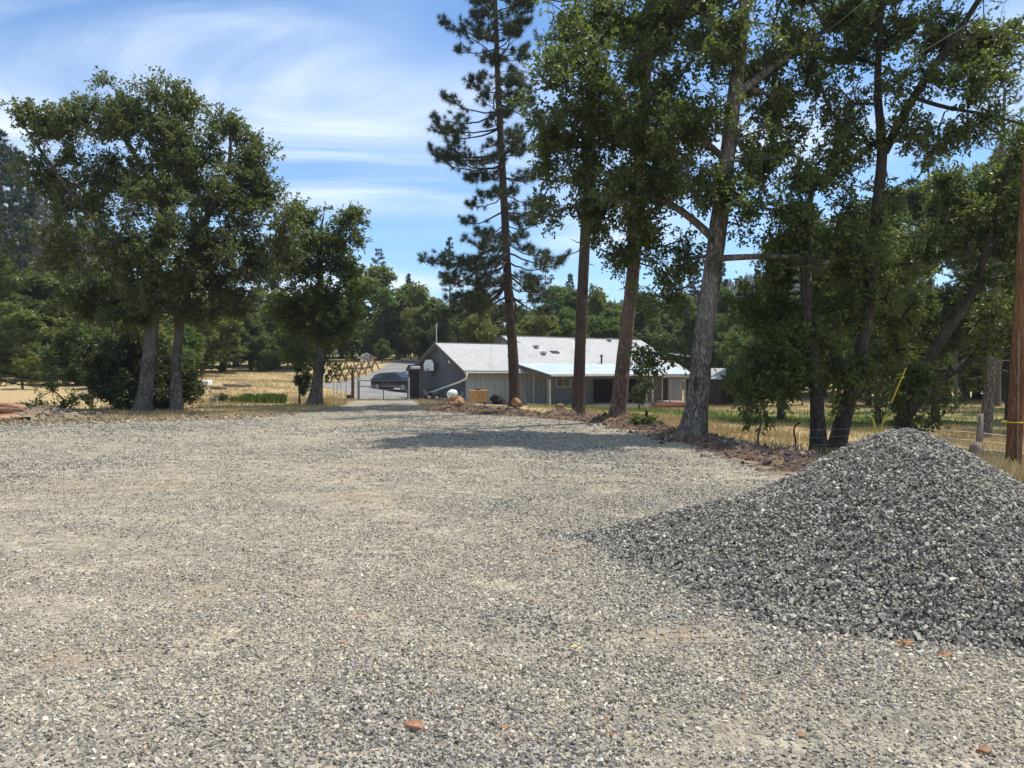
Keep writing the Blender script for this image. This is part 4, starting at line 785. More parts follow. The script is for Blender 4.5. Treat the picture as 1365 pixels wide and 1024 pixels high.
def house():
    rz = R(33); EZ, FL = 1.72, -1.7
    root = empty('house', (H0.x, H0.y, -.6), 'long low grey house with pale shingled roof and a covered patio', 'house', rz=rz)
    z0 = .6  # local z of world 0 is .6
    def Lz(z): return z + z0
    # garage block 0..6.5 long, 7.6 deep ; main block 6.5..20.5, 10.6 deep
    def block(x0, x1, D, rz_top, name):
        m = MB(); h = Lz(EZ) ; t = Lz(rz_top)
        m.prism([(x0, 0, Lz(FL)), (x0, D, Lz(FL)), (x0, D, h), (x0, D / 2, t), (x0, 0, h)], None, (x1 - x0, 0, 0)); return m.build(name, M['wall'], root)
    sl_ = .475; RG = EZ + .02 + 3.8 * sl_; RM = EZ + .02 + 5.3 * sl_
    block(0, 6.5, 7.6, RG - .03, 'wall'); block(6.5, 20.2, 10.6, RM - .03, 'wall')
    def roof(x0, x1, D, top, ov, name, left_ov=.35):
        m = MB(); T = .10; oz = ov * sl_
        e0 = (-ov, Lz(EZ + .02) - oz); r = (D / 2, Lz(top)); e1 = (D + ov, Lz(EZ + .02) - oz)
        o = None
        for (a, b) in ((e0, r), (r, e1)):
            mm = MB(); mm.prism([(x0 - left_ov, a[0], a[1]), (x0 - left_ov, b[0], b[1]), (x0 - left_ov, b[0], b[1] + T), (x0 - left_ov, a[0], a[1] + T)], None, (x1 - x0 + left_ov, 0, 0)); o = mm.build(name, M['shingle'], root)
        # rake boards and fascia, proud of the roof
        f = MB(); xx = x0 - left_ov - .03
        for (a, b) in ((e0, r), (r, e1)): f.prism([(xx, a[0], a[1] - .16), (xx, b[0], b[1] - .16), (xx, b[0], b[1] + T - .01), (xx, a[0], a[1] + T - .01)], None, (.028, 0, 0))
        f.build('rake_board', M['trim'], root)
        f = MB(); f.box(((x0 + x1 - left_ov) / 2, -ov - .02, e0[1] - .02), (x1 - x0 + left_ov, .04, .17)); f.build('fascia', M['fascia'], root)
        ri = MB(); ri.box(((x0 + x1 - left_ov) / 2, D / 2, Lz(top) + T), (x1 - x0 + left_ov, .26, .04)); ri.build('ridge_cap', M['shingle'], root)
        return o
    roof(0, 6.15, 7.6, RG, .40, 'roof'); rm = roof(6.5, 20.5, 10.6, RM, .40, 'roof')
    # gable band line and trim
    m = MB(); m.box((-.012, 3.8, Lz(EZ) + .02), (.03, 7.6, .05)); m.build('gable_trim', M['trim'], root)
    m = MB(); m.tube([(-.03, 2.2, Lz(EZ) + .55), (-.06, 2.2, Lz(EZ) + .55)], .13, 12); m.build('gable_vent', M['white'], root)
    # gutter and slanting downpipe
    m = MB(); m.tube([(-.2, -.46, Lz(EZ) - .22), (6.4, -.46, Lz(EZ) - .24)], .055, 8); m.build('gutter', M['fascia'], root)
    m = MB(); m.tube([(-.15, -.46, Lz(EZ) - .22), (-.19, -.44, Lz(EZ) - .6), (-.32, .3, Lz(EZ) - .85), (-.35, 5.0, Lz(-.02)), (-.35, 5.5, Lz(-.14))], .065, 8); m.build('downpipe', M['white'], root, smooth=True)
    # roof furniture
    def on_roof(x, b): return Lz(EZ + .12 + b * sl_)
    for x, b in ((8.0, 3.3), (7.9, 2.2), (13.2, 4.9), (16.6, 4.9)):
        m = MB(); z = on_roof(x, b); m.box((x, b, z + .06), (.42, .40, .10)); m.box((x, b - .05, z + .16), (.34, .44, .07)); m.build('roof_vent', M['steel'], root, bevel=.02)
    m = MB(); z = on_roof(9.2, 2.5); m.box((9.2, 2.5, z + .02), (.7, .4, .08), M=Matrix.Rotation(math.atan(sl_), 3, 'X')); m.build('skylight', M['glass'], root)
    m = MB(); z = on_roof(12.3, .7); m.tube([(12.3, .7, z - .1), (12.3, .7, z + .55)], .07, 10); m.tube([(12.3, .7, z + .55), (12.3, .7, z + .68)], .10, 10); m.build('flue', M['black'], root)
    # openings along the patio wall
    def window(x, y, zc, wd, ht, nm='window'):
        f = MB(); 
        for dx in (-1, 1): f.box((x + dx * wd / 2, y - .05, zc), (.07, .07, ht + .07))
        for dz_ in (-1, 1): f.box((x, y - .048, zc + dz_ * ht / 2), (wd - .07, .066, .07))
        f.box((x, y - .045, zc), (.05, .05, ht - .07)); o = f.build(nm, M['white'], root); g = MB(); g.box((x, y - .02, zc), (wd, .02, ht)); g.build('pane', M['glass'], o)
    window(8.1, 0, Lz(.85), 1.2, .75)
    m = MB(); m.box((14.2, -.15, Lz(0)), (1.9, .05, 2.05)); dd = m.build('door', M['glass'], root); 
    for dx in (-1, 0, 1): m = MB(); m.box((14.2 + dx * .98, -.17, Lz(0)), (.07, .06, 2.1)); m.build('door_frame', M['fascia'], dd)
    for x in (5.5, 6.7, 9.3): m = MB(); m.box((x, -.03, Lz(.2)), (.06, .05, 2.7)); m.build('batten', M['white'], root)
    # patio cover: sheet, rafters, beam, posts
    px0, px1 = 4.3, 18.2; D = 3.5; zt, zb = Lz(2.12), Lz(1.33)
    m = MB(); m.prism([(px0, .55, zt), (px0, -D - .25, zb), (px0, -D - .25, zb + .05), (px0, .55, zt + .05)], None, (px1 - px0, 0, 0)); pc = m.build('patio_roof', M['tin'], root)
    m = MB()
    for x in np.arange(px0 + .1, px1, .8): m.prism([(x, -.46, zb + .48), (x, -D - .15, zb - .10), (x, -D - .15, zb + .01), (x, -.46, zb + .58)], None, (.05, 0, 0))
    m.build('rafters', M['trim'], pc); m = MB(); m.box(((px0 + px1) / 2, -D, zb - .19), (px1 - px0, .10, .14)); m.build('beam', M['trim'], pc)
    m = MB(); m.box(((px0 + px1) / 2, -D - .275, zb + .01), (px1 - px0, .04, .14)); m.build('fascia', M['white'], pc)
    m = MB(); m.box((16.6, -D - .32, zb - .06), (4.6, .06, .24)); m.build('porch_fascia', M['fascia'], pc)
    for x in (px0 + .1, 6.9, 10.2, 13.6, 18.3 - .3): m = MB(); m.box((x, -D, (zb - .26 + Lz(-1.6)) / 2), (.10, .10, zb - .26 - Lz(-1.6))); m.build('post', M['post'], root)
    m = MB(); m.box((11.4, -D / 2 - .1, Lz(-.98)), (14.2, D - .1, .5)); m.build('patio_slab', M['concrete'], root)
    m = MB(); m.box((15.9, -D - .2, Lz(-.80)), (4.8, .7, .2)); m.build('deck_edge', M['brick_red'], root)
    m = MB(); m.box((14.7, -.10, Lz(-.1)), (7.6, .05, 2.5)); m.build('porch_shadow', M['dark_wood'], root)  # near-black sheet over the back wall, painting in the porch recess's deep shade
    # lattice screens
    for x0 in (13.0, 15.35):
        m = MB(); W, Hh, n = 1.55, 2.0, 10
        for i in range(-n, n + 1):
            for sgn in (1, -1):
                pts = []
                for t in np.linspace(-3, 3, 61):
                    x, z = i * .27 + t * .7, t
                    if 0 <= x <= W and -Hh / 2 <= z <= Hh / 2: pts.append((x, z))
                if len(pts) > 1:
                    a, b = pts[0], pts[-1]
                    if sgn < 0: a, b = (W - a[0], a[1]), (W - b[0], b[1])
                    m.tube([(x0 + a[0], -D + (.02 if sgn > 0 else -.02), Lz(.18) + a[1]), (x0 + b[0], -D + (.02 if sgn > 0 else -.02), Lz(.18) + b[1])], .013, 4)
        for xx in (x0, x0 + W): m.box((xx, -D, Lz(.18)), (.07, .08, Hh))
        m.build('lattice_screen', M['fascia'], root)
    m = MB(); m.box((18.75, -D + .3, Lz(.05)), (.75, .05, 2.1)); m.build('wall_panel', M['fascia'], root)
    def W_(x, y, z): q = H0 + AX * x + BK * y; return (q.x, q.y, z)
    # basketball board on the gable
    hp = empty('basketball_hoop', W_(-.45, 4.55, 2.0), 'white basketball backboard fixed high on the grey garage gable', 'basketball hoop', rz=rz - math.pi / 2)
    m = MB(); q = [(-.75, 0, -.36), (.75, 0, -.36), (.80, 0, .1), (.5, 0, .42), (-.5, 0, .42), (-.80, 0, .1)]; m.prism(q, None, (0, .04, 0)); m.build('backboard', M['white'], hp)
    m = MB(); m.tube([(.84 * math.cos(a), .02, .03 + .45 * math.sin(a)) for a in np.linspace(0, 2 * math.pi, 17)], .022, 5, False); m.build('board_edge', M['black'], hp)
    m = MB(); m.tube([(.22 * math.cos(a), -.3 + .22 * math.sin(a), -.26) for a in np.linspace(0, 2 * math.pi, 17)], .014, 6, False); m.box((0, -.03, -.26), (.12, .10, .08)); m.build('rim', M['rust'], hp)
    m = MB(); m.box((0, .22, -.2), (.08, .42, .06)); m.box((0, .22, .1), (.08, .42, .06)); m.tube([(0, .1, -.3), (0, .42, -.75)], .03, 6); m.build('bracket', M['black'], hp)
    # television aerial
    ar = empty('roof_aerial', W_(20.9, 1.0, -.9), 'spindly white television aerial beyond the right end of the roof', 'aerial', rz=rz)
    m = MB(); m.tube([(0, 0, -.2), (0, 0, 4.0)], .03, 6); m.build('mast', M['steel'], ar); m = MB(); m.tube([(-1.5, 0, 3.95), (1.2, 0, 3.75)], .022, 5)
    for k in range(7): m.tube([(-1.4 + k * .4, -.7 + k * .04, 3.95 - k * .03), (-1.4 + k * .4, .7 - k * .04, 3.95 - k * .03)], .012, 4)
    m.build('antenna_array', M['white'], ar)
    # bare pole behind the garage
    x, y, _ = W_(2.4, 8.9, 0); m = MB(); z = Z1(x, y); m.tube([(0, 0, -.2), (.02, 0, 4.2)], [.06, .045], 8); m.tube([(-.12, 0, 4.05), (.16, 0, 4.05)], .02, 6); tag(m.build('slim_pole', M['post'], None, (x, y, z + 1.4)), 'thin pale pole rising behind the garage roof', 'pole')
    m = bpy.data.objects['slim_pole']; m.location.z = z; m.scale.z = (P(622, 431, y)[2] - z) / 4.2
    # dark store at the far corner of the gable
    cx, cy, _ = W_(-.1, 8.3, 0); c = empty('storage_locker', (P(551.5, 0, 53)[0], 53, Z1(P(551.5, 0, 53)[0], 53)), 'tall narrow dark wooden locker at the left corner of the garage', 'locker', rz=R(10))
    m = MB(); m.box((0, 0, 1.05), (.72, .6, 2.1)); m.build('body', M['dark_wood'], c); m = MB(); m.box((0, -.02, 2.13), (.84, .74, .07)); m.build('lid', M['trim'], c)
    m = MB()
    for x in (-.24, 0, .24): m.box((x, -.31, 1.05), (.02, .014, 2.0))
    m.build('board_gaps', M['black'], c); m = MB(); m.box((0, .1, 2.28), (.6, .4, .2)); tag(m.build('white_bin', M['white'], None, (c.location.x + .1, 53.1, c.location.z), bevel=.04), 'white plastic bin lying on top of the dark locker', 'bin')
house()

# ------------------------------------------------------------------ car
def car():
    paint = NT('dark blue grey car paint'); paint.done((.028, .036, .048), .25, None, .6, .3); paint.b.inputs['Coat Weight'].default_value = .6; paint = paint.m
    x, y = P(529, 0, 63)[0], 63; c = empty('parked_car', (x, y, Z1(x, y) + .02), 'dark blue grey hatchback parked on the drive behind the gate', 'car', rz=R(-30))
    # stations along x (rear -2.2 .. nose 2.2): half width, sill z, belt z, roof z
    st = [(-2.20, .74, .42, .80, .82), (-2.12, .84, .30, .95, .98), (-1.8, .88, .27, 1.00, 1.34), (-1.2, .90, .26, 1.0, 1.50), (-.3, .91, .26, .98, 1.54), (.35, .91, .26, .97, 1.46), (.75, .90, .26, .97, 1.22), (1.15, .90, .26, .97, 1.0), (1.7, .87, .27, .88, .90), (2.08, .80, .32, .72, .74), (2.20, .66, .42, .58, .60)]
    V = []; F = []; GF = []
    for (X, hw, s, b, t) in st:
        ins = .20 if t > b + .15 else .03; V += [(X, -hw * .93, s), (X, -hw, s + .25), (X, -hw * .98, b), (X, -(hw - ins), t), (X, 0, t + .03), (X, hw - ins, t), (X, hw * .98, b), (X, hw, s + .25), (X, hw * .93, s)]
    n = len(st)
    for i in range(n - 1):
        for j in range(8): F.append((i * 9 + j, i * 9 + j + 1, i * 9 + 10 + j, i * 9 + 9 + j))
    F.append(tuple(range(8, -1, -1))); F.append(tuple((n - 1) * 9 + j for j in range(9)))
    m = MB(); m.add(V, F); m.build('body', paint, c, smooth=False, bevel=.025)
    def pane(nm, pts, nrm):
        m = MB(); m.prism(pts, None, nrm); return m.build(nm, M['glass'], c)
    for s in (-1, 1):
        e = (0, s * .012, 0)
        def q(X, z):  # on the side between belt and roof
            for i in range(n - 1):
                if st[i][0] <= X <= st[i + 1][0]:
                    f = (X - st[i][0]) / (st[i + 1][0] - st[i][0]); a = [st[i][k] + f * (st[i + 1][k] - st[i][k]) for k in range(5)]; break
            u = (z - a[3]) / max(.05, a[4] - a[3]); return (X, s * (a[1] * .98 + u * (a[1] - .2 - a[1] * .98) + .006), z)
        pane('side_window', [q(-1.75, 1.06), q(-.95, 1.04), q(-.95, 1.38), q(-1.5, 1.33)], e); pane('side_window', [q(-.88, 1.04), q(-.05, 1.03), q(-.05, 1.44), q(-.88, 1.42)], e); pane('side_window', [q(.03, 1.03), q(.88, 1.01), q(.45, 1.34), q(.03, 1.43)], e)
        m = MB(); m.box((.72, s * .99, 1.05), (.16, .18, .12)); m.build('mirror', paint, c, bevel=.03)
        m = MB(); m.box((2.07, s * .6, .68), (.2, .32, .12), rz=-s * .35); m.build('headlight', M['white'], c, bevel=.03); m = MB(); m.box((-2.13, s * .66, .84), (.1, .3, .14)); m.build('tail_light', plain('red lamp', (.35, .02, .02), .2), c, bevel=.02)
        for X in (-1.35, 1.38):
            m = MB(); m.tube([(X, s * .70, .33), (X, s * .93, .33)], .33, 22); wv = m.build('wheel', M['black'], c, bevel=.03); m = MB(); m.tube([(X, s * .925, .33), (X, s * .945, .33)], .21, 16)
            for k in range(5): a = k * 2 * math.pi / 5; m.box((X + .11 * math.cos(a), s * .95, .33 + .11 * math.sin(a)), (.2, .02, .05), M=Matrix.Rotation(-a, 3, 'Y'))
            m.build('rim', M['steel'], wv)
    pane('windscreen', [(.42, -.62, 1.44), (.42, .62, 1.44), (1.12, .78, 1.03), (1.12, -.78, 1.03)], (.02, 0, .03)); pane('rear_window', [(-1.9, -.6, 1.28), (-1.9, .6, 1.28), (-2.12, .7, 1.02), (-2.12, -.7, 1.02)], (-.02, 0, .02))
    m = MB(); m.box((2.19, 0, .52), (.06, .9, .14)); m.build('grille', M['black'], c); m = MB(); m.box((2.23, 0, .40), (.02, .5, .12)); m.build('number_plate', M['white'], c); m = MB(); m.box((2.12, 0, .33), (.2, 1.5, .14)); m.build('bumper', M['black'], c, bevel=.03)
    # second vehicle mostly behind the locker
    o = copy_tree(c); x, y = P(556, 0, 70)[0], 70; o.location = (x, y, Z1(x, y) + .02); o.rotation_euler.z = R(-75); tag(o, 'second dark car half hidden behind the locker and garage corner', 'car')
car()

# ------------------------------------------------------------------ gate, posts and rustic rails
def gate_things():
    d = 44; xa, xb = P(477, 0, d)[0], P(545, 0, d)[0]; z = Z1((xa + xb) / 2, d); g = empty('pipe_gate', (xa, d, z), 'wide grey pipe gate with wire mesh closed across the drive', 'gate'); W = xb - xa; H = 1.22
    m = MB(); 
    for s in ([(0.08, 0, .10), (0.08, 0, H)], [(W - .08, 0, .10), (W - .08, 0, H)], [(.08, 0, H), (W - .08, 0, H)], [(.08, 0, .10), (W - .08, 0, .10)], [(.08, 0, .88), (W - .08, 0, .88)], [(W * .5, 0, .1), (W * .5, 0, H)]): m.tube(s, .028, 6)
    m.build('frame', M['trim'], g)
    m = MB(); k = .16
    for i in range(int(W / k)): m.tube([(.08 + i * k, 0, .1), (.08 + i * k, 0, .88)], .004, 3)
    for i in range(5): m.tube([(.08, 0.006, .2 + i * .16), (W - .08, 0.006, .2 + i * .16)], .004, 3)
    m.build('wire_mesh', M['steel'], g)
    for X in (0, W): m = MB(); m.tube([(X, 0, -.2), (X, 0, 1.42)], .05, 8); m.build('gate_post', M['steel'], g)
    x = P(470, 0, 43.6)[0]; z = Z1(x, 43.6); m = MB(); m.tube([(0, 0, -.2), (.01, 0, 1.0), (.0, 0, 1.92)], [.10, .095, .085], 9); tag(m.build('wooden_post', M['rust'], None, (x, 43.6, z)), 'tall reddish brown wooden post at the left of the gate', 'post')
    x = P(465, 0, 43)[0]; m = MB(); m.tube([(0, 0, -.1), (0, 0, .32)], [.14, .12], 10); tag(m.build('stump', M['dark_wood'], None, (x, 43, Z1(x, 43))), 'short dark stump at the foot of the tall wooden post', 'stump')
    # low wire fence posts left of the gate
    for i, px in enumerate((444, 449, 454, 461)):
        x = P(px, 0, 46)[0]; z = Z1(x, 46); m = MB(); m.tube([(0, 0, -.2), (.02, 0, (1.1, 1.0, 1.25, .9)[i])], .025, 5); tag(m.build('fence_stake', M['steel'], None, (x, 46, z)), 'thin metal stake in the short row left of the gate', 'stake', 'metal stakes left of the gate')
    # rustic crossed pole fence on the bank
    rg = random.Random(4); pts = [(447, 512, 66), (456, 510, 67), (465, 507, 69), (474, 503, 71), (483, 501, 73), (492, 499, 75), (500, 497, 77)]; root = empty('pole_fence', (P(447, 0, 66)[0], 66, Z1(P(447, 0, 66)[0], 66)), 'rustic fence of crossed brown poles on the bank above the drive', 'fence'); b = root.location
    T = []
    for (px, py, d) in pts:
        x = P(px, 0, d)[0]; z = Z1(x, d); q = Vector((x, d, z)) - b; m = MB()
        for s in (-1, 1): m.tube([q + Vector((s * .45, rg.uniform(-.2, .2), -.1)), q + Vector((-s * .3, rg.uniform(-.1, .1), 1.55 + rg.uniform(-.2, .3)))], [.07, .05], 6)
        m.build('crossed_poles', M['rust'], root); T.append(q + Vector((0, 0, 1.15)))
    for i in range(len(T) - 1): m = MB(); m.tube([T[i] + Vector((-.2, 0, rg.uniform(-.1, .1))), T[i + 1] + Vector((.2, 0, rg.uniform(-.1, .15)))], [.05, .045], 6); m.build('rail', M['rust'], root); m = MB(); m.tube([T[i] + Vector((0, 0, -.55)), T[i + 1] + Vector((0, 0, -.45 + rg.uniform(-.2, .2)))], [.045, .04], 6); m.build('rail', M['rust'], root)
    # little roofed shelter
    d = 79; x = P(489, 0, d)[0]; z = Z1(x, d) ; s = empty('well_shelter', (x, d, z), 'small white gabled shelter standing beside the drive above the rustic fence', 'shelter', rz=R(15))
    for X in (-.62, .62):
        for Y in (-.45, .45): m = MB(); m.box((X, Y, .5), (.08, .08, 1.0)); m.build('post', M['white'], s)
    m = MB(); m.box((0, 0, .78), (1.15, .8, .36)); m.build('box', M['white'], s); m = MB(); m.prism([(-.85, -.68, 1.0), (.85, -.68, 1.0), (0, -.68, 1.48)], None, (0, 1.36, 0)); m.build('gable', M['fascia'], s)
    for k in (-1, 1): m = MB(); m.prism([(k * .95, -.75, .97), (0, -.75, 1.50), (0, -.75, 1.56), (k * .95, -.75, 1.03)], None, (0, 1.5, 0)); m.build('roof_panel', M['white'], s)
gate_things()

# ------------------------------------------------------------------ yard clutter by the garage
def zt(px, py): # hit of a pixel on the flat pad
    d = EYE / ((py - HY) / FPX); return (px - 682.5) / FPX * d, d
def clutter():
    # cement mixer: white drum on a teal frame
    d = 45; x = P(603, 0, d)[0]; z = Z1(x, d); c = empty('cement_mixer', (x, d, z), 'small cement mixer with white drum and teal stand by the garage wall', 'cement mixer', rz=R(20)); c.scale = (.72, .72, .74)
    pr = [(-.40, .02), (-.38, .22), (-.22, .36), (.0, .40), (.18, .38), (.40, .24), (.46, .20)]; m = MB(); ax = Vector((.93, 0, .35)).normalized(); o = Vector((-.05, 0, .72)); m.tube([o + ax * p for p, r in pr], [r for p, r in pr], 20); m.build('drum', M['drum'], c, smooth=True)
    m = MB(); m.tube([(-.35, -.45, 0), (-.05, -.42, .72), (.3, -.45, 0)], .03, 6); m.tube([(-.35, .45, 0), (-.05, .42, .72), (.3, .45, 0)], .03, 6); m.tube([(-.05, -.42, .72), (-.05, .42, .72)], .03, 6); m.tube([(.3, -.45, .05), (.3, .45, .05)], .03, 6); m.tube([(.05, -.45, .5), (.75, -.5, .75)], .025, 6); m.build('stand', M['teal'], c)
    m = MB(); m.tube([(.72 + .0, -.5 + .17 * math.cos(a), .75 + .17 * math.sin(a)) for a in np.linspace(0, 6.283, 15)], .018, 6, False); m.build('tilt_wheel', M['teal'], c)
    # timber crate on feet
    d = 44.5; x = P(638, 0, d)[0]; z = Z1(x, d); c = empty('wooden_crate', (x, d, z), 'orange timber crate box standing by the garage wall', 'crate', rz=R(12))
    m = MB(); m.box((0, 0, .47), (.92, .72, .62)); m.build('box', M['wood_orange'], c); m = MB(); m.box((0, 0, .815), (1.02, .82, .07)); m.build('lid', M['wood_orange'], c)
    m = MB()
    for zc in (.31, .47, .63): m.box((0, -.362, zc), (.90, .008, .012))
    m.build('board_gaps', M['wood'], c)
    for X in (-.38, .38):
        for Y in (-.28, .28): m = MB(); m.box((X, Y, .06), (.09, .09, .2)); m.build('foot', M['wood'], c)
    for X in (-.4, .4): m = MB(); m.box((X, -.372, .47), (.08, .02, .64)); m.build('corner_batten', M['wood_orange'], c)
    boulder('rubber_scrap', 'small dark lump lying on the lid of the timber crate', 'scrap', x - .05, d, z + .89, (.35, .25, .12), 3, M['black'], 3)
    # black compost bin pile of bags
    for i, (px, dd, w_, h_) in enumerate(((664, 44, .95, .75), (671, 43.6, .7, .55))):
        xx = P(px, 0, dd)[0]; boulder('black_sack', ('larger slumped black sack between crate and pine trunk', 'smaller black sack in front of the larger one beside the pine')[i], 'sack', xx, dd, Z1(xx, dd) + h_ * .42, (w_, .8, h_), 12 + i, M['black'], 4, .3)
    # hand cart
    d = 46; x = P(573, 0, d)[0]; z = Z1(x, d); c = empty('hand_cart', (x, d, z), 'old dark two wheeled cart tipped by the garage gable under the downpipe', 'cart', rz=R(-15))
    for k, X in enumerate((-.05, .42)):
        m = MB(); m.tube([(X + .33 * math.cos(a) * .35, .0 + .30 * math.cos(a), .30 + .30 * math.sin(a)) for a in np.linspace(0, 6.283, 19)], .05, 7, False); wv = m.build('wheel', M['black'], c); m = MB(); m.tube([(X - .03, 0, .3), (X + .05, 0, .3)], .07, 12); m.build('hub', M['post'], wv)
    m = MB(); m.box((-.35, .1, .5), (.5, .6, .06), M=Matrix.Rotation(R(62), 3, 'Y')); m.build('tray', M['black'], c); m = MB(); m.tube([(-.2, 0, .3), (.9, .1, .22), (1.5, .2, .12)], .035, 6); m.build('shaft', M['wood'], c)
    # cinder blocks row
    for i in range(5):
        px = 586 + i * 6 + (i % 2) * 2; d = 46.5; x = P(px, 0, d)[0]; m = MB(); m.box((0, 0, .1), (.38, .19, .2)); m.box((0, 0, .205), (.30, .12, .012)); o = m.build('cinder_block', M['trim'], None, (x, d, Z1(x, d)), bevel=.01, rz=R(i * 23)); tag(o, 'dark block in the scattered row along the garage wall foot', 'block', 'dark blocks along the garage wall')
    # leaning garden tools
    for i, (px, l) in enumerate(((697, 1.6), (702, 1.3))):
        d = 48.5; x = P(px, 0, d)[0]; z = Z1(x, d); m = MB(); m.tube([(0, 0, 0), (-.12 - .1 * i, .35, l)], .02, 6); m.box((0, -.02, .08), (.2, .03, .2)); tag(m.build('garden_tool', M['wood'], None, (x, d, z)), ('taller long handled tool leaning on the patio side wall', 'shorter long handled tool leaning right of the taller one')[i], 'tool')
    # boulders along the bank
    boulder('boulder', 'large orange brown boulder at the left end of the soil bank', 'boulder', P(608, 0, 31)[0], 31, Z1(P(608, 0, 31)[0], 31) + .28, (.72, .6, .58), 5, M['rock'])
    boulder('boulder', 'reddish boulder at the foot of the sky pine', 'boulder', P(688, 0, 33.5)[0], 33.5, Z1(P(688, 0, 33.5)[0], 33.5) + .22, (.45, .4, .4), 6, M['rock'])
    boulder('boulder', 'small orange stone sitting on the crest of the soil bank', 'boulder', P(746, 0, 27)[0], 27, Z1(P(746, 0, 27)[0], 27) + .36, (.30, .25, .22), 7, M['rock'])
    boulder('boulder', 'long red pitted boulder on the left verge, the upper one', 'boulder', P(8, 0, 24.6)[0], 24.6, .36, (1.35, .8, .58), 8, M['rock'], 5)
    boulder('boulder', 'low red boulder lying under the long pitted one', 'boulder', P(4, 0, 24.2)[0], 24.2, .07, (1.2, .6, .36), 9, M['rock'])
    # logs in the field
    for i, (px, d, L, a) in enumerate(((291, 50, 1.1, -8), (312, 53, 1.5, 4), (322, 53.8, 1.4, -3))):
        x = P(px, 0, d)[0]; m = MB(); m.tube([(-L / 2, 0, .1), (0, .05, .14), (L / 2, 0, .1)], [.13, .12, .09], 8); tag(m.build('log', M['wood'], None, (x, d, Z1(x, d)), rz=R(a), smooth=True), ('leftmost grey log lying on the dry field', 'middle grey log lying on the dry field', 'rightmost grey log lying on the dry field')[i], 'log')
    # small sawhorse
    d = 37; x = P(285.5, 0, d)[0]; z = Z1(x, d); c = empty('small_bench', (x, d, z), 'tiny dark metal bench before the clipped shrub', 'bench'); m = MB(); m.box((0, 0, .27), (.34, .2, .04)); m.build('top', M['steel'], c)
    for X in (-.13, .13): m = MB(); m.box((X, 0, .12), (.04, .16, .25)); m.build('leg', M['steel'], c)
    # white thing seen between the trunks
    d = 44; x = P(268, 0, d)[0]; z = Z1(x, d); c = empty('garden_trailer', (x, d, z), 'white topped garden trailer partly hidden by the slim oak', 'trailer'); m = MB(); m.box((0, 0, .75), (1.1, .7, .3)); m.build('tub', M['white'], c, bevel=.05)
    m = MB(); m.tube([(.45, 0, .65), (.72, -.1, .02)], .03, 6); m.tube([(-.5, 0, .62), (.2, 0, .62)], .03, 6); m.build('drawbar', M['wood'], c)
    for Y in (-.38, .38): m = MB(); m.tube([(-.2, Y - .04, .25), (-.2, Y + .04, .25)], .25, 14); m.build('wheel', M['black'], c)
clutter()
def shed():
    d = 62; x = P(968, 0, d)[0]; z = Z1(x, d); c = empty('shed', (x, d, z), 'weathered dark wooden shed right of the house behind the big oak', 'shed', rz=R(22))
    m = MB(); m.prism([(-1.6, -1.5, -.4), (1.7, -1.5, -.4), (1.7, -1.5, 2.05), (0.05, -1.5, 2.75), (-1.6, -1.5, 2.05)], None, (0, 5, 0)); m.build('wall', M['dark_wood'], c)
    for k in (-1, 1): m = MB(); m.prism([(.05 + k * 1.95, -1.8, 1.95), (.05, -1.8, 2.80), (.05, -1.8, 2.87), (.05 + k * 1.95, -1.8, 2.02)], None, (0, 5.6, 0)); m.build('roof', M['fascia'], c)
    m = MB(); m.box((.1, -1.53, .85), (1.0, .05, 1.8)); m.build('door', M['wood'], c); m = MB()
    for k in range(9): m.box((-1.5 + k * .38, -1.508, .8), (.025, .014, 2.3))
    m.build('board_gaps', M['black'], c)
    # far white houses glimpsed through the trees
    for i, (px, d, w_, h_, top) in enumerate(((441, 118, 6.5, 2.6, 445), (537, 125, 3.0, 2.2, 447), (738, 120, 7, 2.4, 436))):
        x = P(px, 0, d)[0]; z = P(px, top, d)[2] - h_ - 1.2; c = empty('far_house', (x, d, z), ('pale far house glimpsed behind the gate oak', 'small white far house above the drive bend', 'white far house peeping over the main roof')[i], 'house', rz=R(12)); m = MB(); m.prism([(-w_ / 2, 0, -1.5), (w_ / 2, 0, -1.5), (w_ / 2, 0, h_), (-w_ / 2, 0, h_)], None, (0, 5, 0)); m.build('wall', M['white'], c)
        m = MB(); m.prism([(-w_ / 2 - .3, -.4, h_), (-w_ / 2 - .3, 2.5, h_ + 1.2), (-w_ / 2 - .3, 5.4, h_)], None, (w_ + .6, 0, 0)); m.build('roof', M['fascia'], c)
        for k in (-1, 1): m = MB(); m.box((k * w_ * .25, -.02, h_ * .55), (w_ * .16, .04, h_ * .35)); m.build('window', M['glass'], c)
shed()

